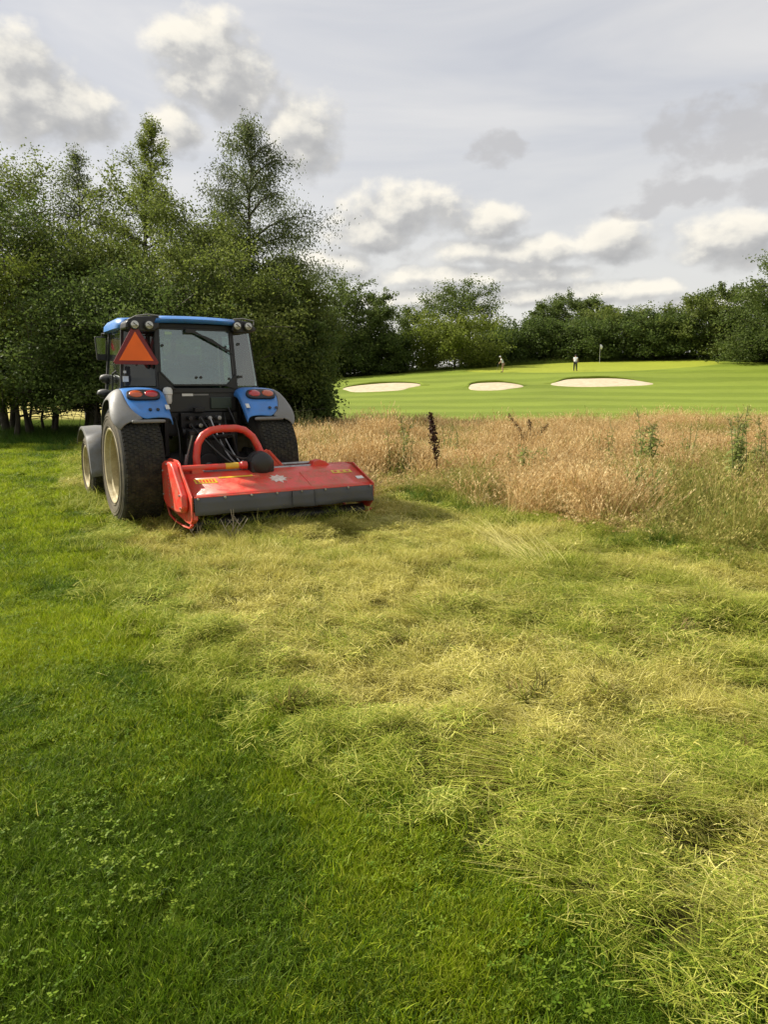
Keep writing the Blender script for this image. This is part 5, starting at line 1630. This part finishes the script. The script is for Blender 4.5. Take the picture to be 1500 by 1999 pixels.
# ------------------------------------------------------------------ the flail mower
def build_mower():
    ox, oy = 0.5, -1.05
    MB.off = (ox, oy, 0)
    wx, wy, _ = from_tr(ox, oy)
    F = empty('flail_mower', (wx, wy, 0), YAW)
    tag(F, 'red flail mower with dark rubber rear flaps hitched behind the blue tractor', 'mower')
    x0, x1 = -0.55, 1.57
    # deck
    prof = [(-1.50, .455), (-1.44, .482), (-1.12, .600), (-1.02, .640), (-0.80, .650), (-0.62, .600), (-0.56, .50), (-0.55, .34)]
    b = MB(); b.grid([[(x, y, z) for y, z in prof] for x in (x0 + .02, 0.2, 0.81, 0.815, 1.2, x1 - .02)])
    dk = b.build('deck', M['red'], F, smooth=30, solid=0.012)
    b = MB(); b.bar((x0 + .02, -1.507, .452), (x1 - .01, -1.507, .452), 0.022, 0.012); b.build('rear_lip', M['red'], dk, bevel=0.003)
    b = MB()
    b.bar((0.812, -1.44, .483), (0.812, -1.12, .601), 0.006, 0.006, up=(0, -.3, 1)); b.build('deck_seam', M['red'], dk)
    # left belt housing: outer plate and cover
    side = [(-0.60, .27), (-0.58, .70), (-0.62, .765), (-0.72, .795), (-1.02, .795), (-1.11, .77), (-1.17, .71), (-1.52, .455), (-1.50, .22), (-1.43, .165), (-1.30, .165), (-0.95, .20), (-0.70, .22)]
    b = MB(); b.prism(side, x0 - 0.012, x0 + 0.004, 'x'); sp = b.build('side_plate', M['red'], F, bevel=0.004)
    cov = [(-0.66, .33), (-0.63, .69), (-0.67, .745), (-0.76, .772), (-1.00, .772), (-1.08, .745), (-1.13, .69), (-1.40, .46), (-1.42, .34), (-1.36, .28), (-1.2, .26), (-0.8, .27)]
    b = MB(); b.prism(cov, x0 - 0.085, x0 - 0.012, 'x'); b.build('belt_cover', M['red'], sp, bevel=0.022, segs=3)
    b = MB()
    for y, z in ((-0.70, .40), (-0.70, .66), (-0.88, .745), (-1.34, .46), (-1.36, .33), (-1.05, .30)):
        b.lathe([(x0 - 0.086, 0.012), (x0 - 0.096, 0.011), (x0 - 0.0965, 0)], (0, y, z), 'x', 8)
    tag(b.build('cover_bolts', M['steel'], sp), kind='stuff')
    # faint white lettering strip down the cover, unreadable in the picture
    b = MB()
    for k in range(7):
        z = 0.64 - k * 0.036
        b.box(x0 - 0.0875, x0 - 0.0855, -0.93 - 0.006 * k, -0.90 - 0.006 * k, z - 0.010, z + 0.010)
    b.build('cover_lettering', paint('faded_print', (0.45, 0.20, 0.18), 0.5, dirt=0), sp)
    # skids
    for x in (x0 - 0.03, x1 - 0.05):
        b = MB(); b.grid([[(x, y, z), (x + 0.03, y, z)] for y, z in ((-0.55, .26), (-0.66, .15), (-0.9, .115), (-1.25, .11), (-1.45, .125), (-1.52, .17))])
        b.build('skid', M['red'], F, solid=0.012)
    b = MB(); b.prism([(-1.30, .17), (-1.42, .165), (-1.51, .22), (-1.50, .30), (-1.44, .30)], x0 + 0.006, x0 + 0.05, 'x'); b.build('skid_bracket', M['red'], F, bevel=0.004)
    side2 = [(-0.57, .27), (-0.56, .58), (-0.64, .635), (-1.02, .665), (-1.13, .62), (-1.52, .47), (-1.50, .26), (-1.40, .17), (-0.8, .2)]
    b = MB(); b.prism(side2, x1 - 0.006, x1 + 0.010, 'x'); b.build('side_plate', M['red'], F, bevel=0.004)
    # rubber flaps
    for a, c, th in ((x0 + 0.015, 0.542, 0), (0.546, 0.806, 0.006), (0.810, x1 - 0.006, 0)):
        n = 12; rows = []
        rg = rs(int(a * 100) + 200)
        ph = rg.uniform(0, 6)
        for i in range(n + 1):
            x = a + (c - a) * i / n
            rows.append([(x, -1.519 - th, .447), (x, -1.523 - th, .38), (x, -1.528 - th + 0.005 * math.sin(x * 7 + ph), .32), (x, -1.535 - th + 0.010 * math.sin(x * 9 + ph), .268 + 0.003 * math.sin(x * 23))])
        b = MB(); b.grid(rows); b.build('rubber_flap', M['flap'], F, smooth=60, solid=0.008)
    for k in range(8):
        x = x0 + 0.05 + k * (x1 - x0 - 0.1) / 7
        b = MB(); b.lathe([(-1.527, 0.013), (-1.540, 0.012), (-1.542, 0)], (x, 0, .440), 'y', 8); b.build('flap_bolt', M['steel'], F)
    # rear roller and rotor with flails
    b = MB(); b.lathe([(x0 + 0.03, 0.07), (x1 - 0.03, 0.07)], (0, -1.30, 0.135), 'x', 20); b.build('roller', M['black'], F)
    b = MB(); b.lathe([(x0 + 0.03, 0.055), (x1 - 0.03, 0.055)], (0, -0.92, 0.36), 'x', 16)
    for k in range(26):
        x = x0 + 0.08 + k * 0.077; a = k * 2.4
        b.bar((x, -0.92, 0.36), (x, -0.92 + 0.15 * math.cos(a), 0.36 + 0.15 * math.sin(a)), 0.05, 0.012, up=(1, 0, 0))
    b.build('flail_rotor', M['black'], F)
    # headstock hoop
    hp = [(-0.27, -0.78, .60), (-0.275, -0.77, .80), (-0.25, -0.76, .94), (-0.19, -0.755, 1.03), (-0.09, -0.75, 1.085), (0.02, -0.75, 1.10), (0.20, -0.75, 1.10), (0.30, -0.755, 1.075), (0.39, -0.76, 1.0), (0.445, -0.77, .90), (0.49, -0.79, .78), (0.55, -0.83, .66)]
    b = MB(); b.tube(hp, 0.042, 14); hs = b.build('headstock', M['red'], F, smooth=60)
    b = MB(); b.prism([(0.47, .84), (0.51, .86), (0.60, .76), (0.72, .62), (0.72, .585), (0.46, .585)], -0.90, -0.875, 'y'); b.prism([(0.47, .84), (0.51, .86), (0.60, .76), (0.72, .62), (0.72, .60), (0.46, .60)], -0.72, -0.70, 'y')
    b.bar((0.53, -0.888, .84), (0.72, -0.888, .63), 0.04, 0.03)
    b.build('headstock_bracket', M['red'], hs, bevel=0.004)
    b = MB(); b.bar((-0.27, -0.84, .58), (-0.27, -0.70, .82), 0.025, 0.06); b.prism([(-0.36, .62), (-0.36, .57), (-0.18, .57), (-0.18, .62)], -0.98, -0.74, 'y'); b.build('headstock_foot', M['red'], hs, bevel=0.004)
    for x in (-0.42, 0.42):
        b = MB(); b.prism([(-0.72, .38), (-0.90, .38), (-0.90, .60), (-0.72, .60)], x - 0.012, x + 0.012, 'x'); b.lathe([(x - 0.06, 0.016), (x + 0.06, 0.016)], (0, -0.83, .47), 'x', 10); b.build('hitch_lug', M['red'], F, bevel=0.003)
    # drive tube, gearbox
    b = MB(); b.lathe([(x0, 0.034), (0.16, 0.034), (0.17, 0.045), (0.23, 0.045)], (0, -0.98, .698), 'x', 18); b.build('drive_tube', M['red'], F)
    b = MB(); b.lathe([(-0.02, 0.0355), (0.13, 0.0355)], (0, -0.98, .698), 'x', 18); b.build('warning_sticker', M['yellow'], F)
    g = MB(); g.box(0.25, 0.53, -1.08, -0.86, .60, .76); gb = g.build('gearbox', M['black'], F, bevel=0.03, segs=3)
    b = MB(); b.lathe([(-1.12, 0.0), (-1.118, 0.06), (-1.10, 0.105), (-1.07, 0.128), (-1.05, 0.118), (-1.04, 0.132), (-1.01, 0.136), (-1.00, 0.124), (-0.99, 0.137), (-0.95, 0.139), (-0.94, 0.126), (-0.93, 0.136), (-0.86, 0.128), (-0.82, 0.10)], (0.39, 0, .712), 'y', 24)
    b.build('gearbox_guard', M['black_plastic'], gb, smooth=40)
    b = MB(); b.tube([(0.39, -0.80, .70), (0.10, -0.42, .63)], 0.055, 14); b.build('shaft_guard', M['black_plastic'], gb)
    # slide rail with side-shift ram
    b = MB(); b.lathe([(-0.36, 0.021), (1.24, 0.021)], (0, -0.93, .640), 'x', 14); b.build('slide_rail', M['steel'], F)
    b = MB(); b.lathe([(0.66, 0.018), (1.14, 0.018)], (0, -0.86, .672), 'x', 14); b.build('hydraulic_ram', M['steel'], F)
    b = MB(); b.prism([(1.04, .655), (1.06, .70), (1.14, .715), (1.22, .69), (1.27, .64), (1.25, .62), (1.04, .62)], -0.99, -0.87, 'y'); b.build('rail_bracket', M['red'], F, bevel=0.01)
    b = MB(); b.prism([(-0.40, .62), (-0.40, .68), (-0.34, .70), (-0.28, .68), (-0.26, .62)], -1.01, -0.88, 'y'); b.build('rail_bracket', M['red'], F, bevel=0.008)
    b = MB(); b.lathe([(-0.30, 0.014), (-0.26, 0.014)], (0, -0.99, .665), 'x', 8); b.build('grease_nipple', M['steel'], F)
    # decals on the sloping deck
    def decal(name, xa, xb, ta, tb, mat, parent=dk, lift=0.003):
        P0, P1 = Vector((0, -1.44, .482)), Vector((0, -1.12, .600)); n = Vector((0, -.346, .938))
        q = []
        for t_, x in ((ta, xa), (ta, xb), (tb, xb), (tb, xa)):
            p = P0.lerp(P1, t_) + n * lift; q.append((x, p.y, p.z))
        b = MB(); b.sheet(*q); return b.build(name, mat, parent, smooth=0)
    decal('yellow_decal', -0.43, -0.19, .62, .92, M['yellow']); decal('yellow_decal', -0.15, 0.24, .90, 1.0, M['yellow'])
    for k in range(6):
        decal('decal_lettering', -0.41 + k * 0.035, -0.39 + k * 0.035, .68, .86, M['red'], lift=0.005)
    decal('yellow_decal', 1.20, 1.46, .72, .95, M['yellow'])
    for k in range(3):
        decal('decal_lettering', 1.23 + k * 0.08, 1.27 + k * 0.08, .78, .9, M['red'], lift=0.005)
    decal('white_sticker', 1.44, 1.53, .22, .42, M['white'])
    # worn white emblem: a star-like blot of strokes
    b = MB(); P0, P1 = Vector((0, -1.44, .482)), Vector((0, -1.12, .600)); n = Vector((0, -.346, .938)); rg = rs(5)
    cx, ct = 0.50, .62
    out = []
    for k in range(18):
        a = 2 * PI * k / 18; r = (1.0 if k % 2 == 0 else 0.62) * rg.uniform(0.85, 1.1)
        p = P0.lerp(P1, ct + 0.30 * r * math.sin(a)) + n * 0.003; out.append((cx + 0.125 * r * math.cos(a), p.y, p.z))
    b.add(out, [tuple(range(18))]); b.build('white_emblem', paint('worn_white_print', (0.78, 0.74, 0.66), 0.5, dirt=0.35, dcol=(0.6, 0.12, 0.1), scale=30), dk, smooth=0)
    MB.off = (0, 0, 0)
    # shreds of grass caught under the flaps
    rg = rs(91); n = 3000
    X = rg.uniform(x0 + 0.1, x1 - 0.02, n); Y = rg.uniform(-1.60, -1.38, n)
    bas = np.array([from_tr(a, c) for a, c in zip(X, Y)]); bas[:, 2] = rg.uniform(0.0, 1, n) ** 1.3 * 0.26 * (0.15 + 1.0 * fbm(X * 5, X * 0, 3, 2))
    me = strip_mesh('clippings', M['hay'], bas, unit(n, rg), rg.uniform(0.05, 0.2, n), rg.uniform(-0.3, 0.8, n), rg.uniform(0.003, 0.006, n), 3, rg, curl=rg.uniform(-.5, .5, n))
    tag(link('clippings', me), 'shreds of cut grass hanging and heaped under the mower flaps', kind='stuff')
    n = 700
    X = rg.uniform(x0 + 0.05, x1 - 0.05, n); t_ = rg.uniform(0.05, 1.0, n) ** 0.6; Y = -1.44 + 0.32 * t_; Z = .482 + .118 * t_ + 0.006
    bas = np.array([from_tr(a, c) for a, c in zip(X, Y)]); bas[:, 2] = Z
    me = strip_mesh('chaff', M['hay'], bas, unit(n, rg), rg.uniform(0.01, 0.04, n), rg.uniform(-0.1, 0.15, n), rg.uniform(0.002, 0.005, n), 2, rg)
    tag(link('chaff', me), 'flecks of dry chaff scattered on the red mower deck', kind='stuff')


build_mower()


# ------------------------------------------------------------------ weeds standing in the meadow
def weed(name, label, x, y, Ht, kind, seed, cat='weed', lean=0.09):
    rg = rs(seed); z0 = float(near_z(x, y)) - 0.02
    root = empty(name, (x, y, z0)); tag(root, label, cat)
    ns = {'thistle': 11, 'dock': 1, 'dock_pair': 4, 'nettle': 16, 'willow': 8, 'thin': 5}[kind]
    sb = MB(); C = []; S = []
    heads = []
    for s in range(ns):
        a = rg.uniform(0, 6.28); off = rg.uniform(0.0, 0.22 if kind != 'nettle' else 0.45) * (ns > 1)
        h = Ht * (1 if s == 0 else rg.uniform(0.6, 0.95))
        lx, ly = rg.normal(0, lean) * h, rg.normal(0, lean) * h
        if kind == 'dock': lx = -0.10 * h
        if kind == 'dock_pair': lx = (-0.35 + 0.25 * s) * h
        P = [Vector((off * math.cos(a) + lx * (t * t if kind != 'dock_pair' else t ** 3), off * math.sin(a) + ly * t * t, h * t)) for t in (0, .25, .5, .75, 1)]
        sb.tube(P, [0.010, 0.009, 0.007, 0.005, 0.003], 5, cap=False)
        nl = {'thistle': 34, 'willow': 38, 'nettle': 24, 'thin': 18}.get(kind, 0)
        for k in range(nl):
            t = min(0.97, 0.10 + 0.88 * (k + rg.uniform(-1.2, 1.2)) / nl); t = max(t, 0.03); f = t * 4; j = min(int(f), 3); p = P[j].lerp(P[j + 1], f - j)
            aa = rg.uniform(0, 6.28)
            ll = (0.17 if kind == 'thistle' else 0.13) * (1.15 - 0.75 * t) * rg.uniform(0.5, 1.3)
            C.append(p + Vector((math.cos(aa), math.sin(aa), 0.25)) * ll * 0.5); S.append((math.cos(aa), math.sin(aa), rg.uniform(-0.6, 1.0), ll))
        if kind in ('dock', 'dock_pair'):
            m_ = 900 if kind == 'dock' else 420
            for k in range(m_):
                t = rg.uniform(0.40, 1.0); f = t * 4; j = min(int(f), 3); p = P[j].lerp(P[j + 1], f - j)
                r_ = 0.075 * (1.15 - t) ** 0.6 * min(1, (t - 0.36) * 5) + 0.008; q = rg.normal(0, 1, 3) * np.array([r_, r_, 0.04]) * 0.6
                heads.append((p + Vector(q), 0.034 if kind == 'dock' else 0.028))
        elif kind in ('thistle', 'willow'):
            for k in range(12):
                q = P[4] + Vector(rg.normal(0, 1, 3)) * 0.05; q.z = P[4].z + rg.uniform(-0.10, 0.05)
                sb.tube([P[3].lerp(P[4], 0.6), q], [0.002, 0.0015], 3, cap=False); heads.append((q, 0.03))
    sb.build('stem', M['green_stem'] if kind not in ('dock', 'dock_pair') else M['dock'], root, smooth=60)
    for nm in ('stem',): pass
    if C:
        n = len(C); V = []; F = []; K = []
        for c, (dx, dy, dz, ll) in zip(C, S):
            d = Vector((dx, dy, dz)).normalized(); sd_ = d.cross(Vector((0, 0, 1))).normalized(); w = ll * (0.16 if kind != 'nettle' else 0.28); b0 = len(V)
            V += [c - d * ll * .5, c + sd_ * w + Vector((0, 0, w * .4)), c + d * ll * .5 - Vector((0, 0, ll * 0.18)), c - sd_ * w + Vector((0, 0, w * .4))]
            F.append((b0, b0 + 1, b0 + 2, b0 + 3)); v = rg.uniform(0.1, 0.9); K += [(v, 0, v, 1)] * 4
        me = arr_mesh('leaves', np.array([tuple(v) for v in V]), np.array(F), M['leaf_weed'], False, {'vary': ('FLOAT_COLOR', np.array(K, np.float32))})
        link('leaves', me, root)
    if heads:
        Cn = np.array([tuple(h[0]) for h in heads]); me = leaves_mesh('seed_head', M['dock'] if kind == 'dock' else (M['dock_tan'] if kind == 'dock_pair' else M['tall']), Cn, heads[0][1], rg, vary=np.full(len(Cn), 0.5), aspect=0.6)
        link('seed_head', me, root)
    return root


def at_px(px, D):
    return (px - 750) / 1441 * D


for i, (nm, px, D, h, kind, lab) in enumerate([
    ('dock_plant', 855, 11.6, 1.17, 'dock', 'tall dark brown dock seed stalk standing alone in the tan meadow'),
    ('dock_plant', 1028, 14.5, 1.02, 'dock_pair', 'low brown dock with curved arching seed stalks at the far side of the meadow'),
    ('thistle', 783, 12.2, 1.05, 'willow', 'small green thistle left of the dark dock stalk, nearest the mower'),
    ('thistle', 880, 14.0, 0.92, 'thin', 'thin green weed just right of the dark dock stalk'),
    ('thistle', 1262, 12.0, 1.16, 'thistle', 'bushy green thistle in the middle right of the meadow, left of the tallest thistle'),
    ('thistle', 1182, 13.5, 0.98, 'thin', 'sparse green weed between the curved dock and the bushy thistle'),
    ('thistle', 1350, 13.0, 1.02, 'thin', 'thin green weed between the bushy thistle and the tallest thistle'),
    ('thistle', 1440, 10.2, 1.34, 'thistle', 'tallest green thistle clump near the right border of the meadow'),
    ('thistle', 1482, 10.5, 1.20, 'willow', 'tall leafy green weed right beside the tallest thistle'),
    ('nettle_clump', 1250, 9.4, 0.62, 'nettle', 'dark green nettles in the front of the meadow below the bushy thistle'),
    ('nettle_clump', 1020, 12.0, 0.62, 'nettle', 'green nettles below the curved brown dock'),
    ('nettle_clump', 1390, 9.6, 0.5, 'nettle', 'green nettles low in the meadow left of the tall leafy weed'),
    ('nettle_clump', 585, 20.5, 1.25, 'nettle', 'sunlit yellow green nettles at the foot of the belt right of the tractor fender'),
    ('nettle_clump', 612, 21.5, 0.9, 'nettle', 'low green nettles below the hanging boughs at the right end of the belt'),
]):
    weed(nm, lab, at_px(px, D), D, h, kind, 3000 + i)


def dry_tuft():
    rg = rs(44); n = 210
    b = np.zeros((n, 3)); t = rg.uniform(0, 1, n)
    b[:, 0] = 1.42 - 0.30 * t + rg.normal(0, 0.07, n); b[:, 1] = 6.0 + 1.0 * t + rg.normal(0, 0.09, n)
    b[:, 2] = near_z(b[:, 0], b[:, 1])
    a = rg.normal(R(118), 0.17, n); d = np.stack([np.cos(a), np.sin(a)], 1)
    me = strip_mesh('dry_grass_tuft', M['hay'], b, d, rg.uniform(0.35, 1.0, n), rg.uniform(0.15, 0.62, n), rg.uniform(0.003, 0.0055, n), 5, rg, curl=rg.uniform(-.12, .12, n), sag=rg.uniform(0, .15, n))
    c = me.attributes['vary']; v = np.zeros(len(me.vertices) * 4, np.float32); c.data.foreach_get('color', v); v[0::4] = 0.7 + 0.3 * v[0::4]; v[2::4] = 1.4; c.data.foreach_set('color', v)
    tag(link('dry_grass_tuft', me), 'pale straw coloured tuft of long stalks leaning over at the meadow edge', 'grass tuft')


dry_tuft()


def twigs():
    rg = rs(52)
    for i, (tx_, ty_, lab) in enumerate([(-1.90, 7.55, 'forked pale dry twig lying under the left part of the mower flap'), (-1.58, 7.45, 'pale dry twig sticking up right of the forked twig by the mower')]):
        b = MB()
        for k in range(5):
            a = rg.uniform(0, PI); p = Vector((rg.normal(0, .05), rg.normal(0, .03), 0.02)); l = rg.uniform(0.14, 0.30)
            d = Vector((math.cos(a) * .6, rg.normal(0, .25), rg.uniform(.35, 1))).normalized()
            q = p + d * l; b.tube([p, p.lerp(q, .5) + Vector((rg.normal(0, .012), 0, 0)), q], [0.005, 0.004, 0.002], 5)
            b.tube([p.lerp(q, .55), p.lerp(q, .55) + Vector((-d.x, d.y, d.z)) * l * .45], [0.003, 0.0015], 4)
        o = b.build('dry_twig', paint('dry_stalk_%d' % i, (0.42, 0.35, 0.26), 0.8, dirt=0.1), None, smooth=60)
        o.location = (tx_, ty_, float(near_z(tx_, ty_))); tag(o, lab, 'twig', 'dry twigs by the mower')


twigs()


# ------------------------------------------------------------------ golfers and the flag
def skin_obj(name, verts, edges, radii, mat, parent, root_i=0, sub=2):
    me = bpy.data.meshes.new(name); me.from_pydata(verts, edges, [])
    me.materials.append(mat)
    o = link(name, me, parent)
    sk = o.modifiers.new('skin', 'SKIN'); sk.use_smooth_shade = True
    for i, r_ in enumerate(radii):
        me.skin_vertices[0].data[i].radius = (r_, r_) if not isinstance(r_, tuple) else r_
        me.skin_vertices[0].data[i].use_root = (i == root_i)
    s = o.modifiers.new('sub', 'SUBSURF'); s.levels = s.render_levels = sub
    return o


def golfer(px, D, rz, label, shirt, legs, hat, shorts, putt):
    x = at_px(px, D); z = float(H(x, D)) + 0.02
    root = empty('person', (x, D, z), rz); tag(root, label, 'person')
    fw = 0.16 if putt else 0.03                                    # lean forward (+y)
    hip = (0, -0.04, 0.93); ch = (0, fw, 1.28); nk = (0, fw * 1.4, 1.48)
    hd = (0, fw * 1.8 + 0.02, 1.63)
    aL = [(-0.19, fw, 1.40), (-0.23, fw + 0.08, 1.15), (-0.09, fw + 0.28, 0.98 if putt else 0.92)]
    aR = [(0.19, fw, 1.40), (0.24, fw + 0.06, 1.14), (0.02 if putt else 0.27, fw + 0.28 if putt else 0.12, 0.95 if putt else 0.90)]
    lL = [(-0.10, -0.04, 0.90), (-0.13, 0.03, 0.49), (-0.14, -0.02, 0.08), (-0.15, 0.15, 0.04)]
    lR = [(0.10, -0.04, 0.90), (0.13, 0.05, 0.49), (0.15, 0.0, 0.08), (0.17, 0.17, 0.04)]
    V = [hip, ch, nk, hd] + aL + aR + lL + lR
    E_ = [(0, 1), (1, 2), (2, 3), (1, 4), (4, 5), (5, 6), (1, 7), (7, 8), (8, 9), (0, 10), (10, 11), (11, 12), (12, 13), (0, 14), (14, 15), (15, 16), (16, 17)]
    rad = [.13, (.15, .11), .055, (.085, .105), .055, .042, .035, .055, .042, .035, .085, .06, .042, .035, .085, .06, .042, .035]
    skin_obj('body', V, E_, rad, M['skin'], root)
    skin_obj('shirt', [(0, -0.04, 0.92), ch, (0, fw * 1.3, 1.42), aL[0], tuple(np.mean([aL[0], aL[1]], 0)), aR[0], tuple(np.mean([aR[0], aR[1]], 0))], [(0, 1), (1, 2), (1, 3), (3, 4), (1, 5), (5, 6)],
             [(.17, .14), (.20, .145), .075, .085, .07, .085, .07], shirt, root)
    kL = lL[1] if not shorts else tuple(np.array(lL[1]) + (0, 0, 0.06)); kR = lR[1] if not shorts else tuple(np.array(lR[1]) + (0, 0, 0.06))
    tv = [(0, -0.04, 0.95), lL[0], kL, lR[0], kR]; te = [(0, 1), (1, 2), (0, 3), (3, 4)]; tr = [(.165, .135), .115, .085, .115, .085]
    if not shorts:
        tv += [lL[2], lR[2]]; te += [(2, 5), (4, 6)]; tr += [.06, .06]
    skin_obj('trousers', tv, te, tr, legs, root)
    b = MB(); b.sph((0, hd[1], hd[2] + 0.055), (0.105, 0.12, 0.085), 14, 8); b.box(-0.07, 0.07, hd[1] + 0.08, hd[1] + 0.19, hd[2] + 0.045, hd[2] + 0.06); b.build('cap', hat, root, smooth=60)
    b = MB()
    for p in (lL[3], lR[3]): b.sph((p[0], p[1] - 0.05, 0.045), (0.05, 0.15, 0.05), 12, 8)
    b.build('shoes', M['black_plastic'], root, smooth=60)
    for s, p in ((-1, aL[2]), (1, aR[2])):
        hb = MB()
        hb.sph(p, (0.035, 0.03, 0.045), 10, 6)
        for k in range(4): hb.tube([(p[0] + (k - 1.5) * 0.016, p[1] + 0.01, p[2] - 0.02), (p[0] + (k - 1.5) * 0.015, p[1] + 0.02, p[2] - 0.08)], 0.008, 5)
        hb.tube([(p[0] - s * 0.02, p[1], p[2]), (p[0] - s * 0.05, p[1] + 0.02, p[2] - 0.04)], 0.009, 5)
        hb.build('hand', M['skin'], root, smooth=60)
    g = aL[2]
    c = MB(); c.tube([(g[0] + 0.04, g[1], g[2] + 0.08), (g[0] + 0.05, g[1] + 0.28, 0.05)], 0.008, 6); c.bar((g[0] - 0.02, g[1] + 0.29, 0.03), (g[0] + 0.12, g[1] + 0.29, 0.03), 0.03, 0.03)
    co = c.build('golf_club', M['steel'], None)
    co.location = (x, D, z); co.rotation_euler = (0, 0, rz)
    return co


c1 = golfer(978, 83.0, R(80), 'person in pale top and tan shorts stooping on the golf green', M['shirt_white'], M['shorts'], M['hat'], True, True)
tag(c1, 'golf putter held by the stooping person in tan shorts', 'golf club')
c2 = golfer(1117, 81.5, R(-20), 'person in white shirt and dark trousers standing above the widest bunker', M['shirt_white'], M['trousers'], M['trousers'], False, False)
tag(c2, 'golf club held by the person in dark trousers', 'golf club')


def flagstick():
    x = at_px(1163, 92.0); z = float(H(x, 92.0)) + 0.02
    r = empty('flagstick', (x, 92.0, z)); tag(r, 'white golf flag on a thin pole right of the golfer in dark trousers', 'golf flag')
    b = MB(); b.tube([(0, 0, 0), (0, 0, 2.25)], 0.016, 8); b.build('pole', M['white'], r)
    b = MB(); b.grid([[(0.02 + 0.05 * i, 0.02 * math.sin(i * 1.3), 2.22 - 0.02 * i * i * 0.35), (0.02 + 0.035 * i, 0.03 * math.sin(i * 1.3 + .5), 1.70 - 0.012 * i)] for i in range(7)])
    b.build('flag', M['shirt_white'], r, solid=0.004)


flagstick()
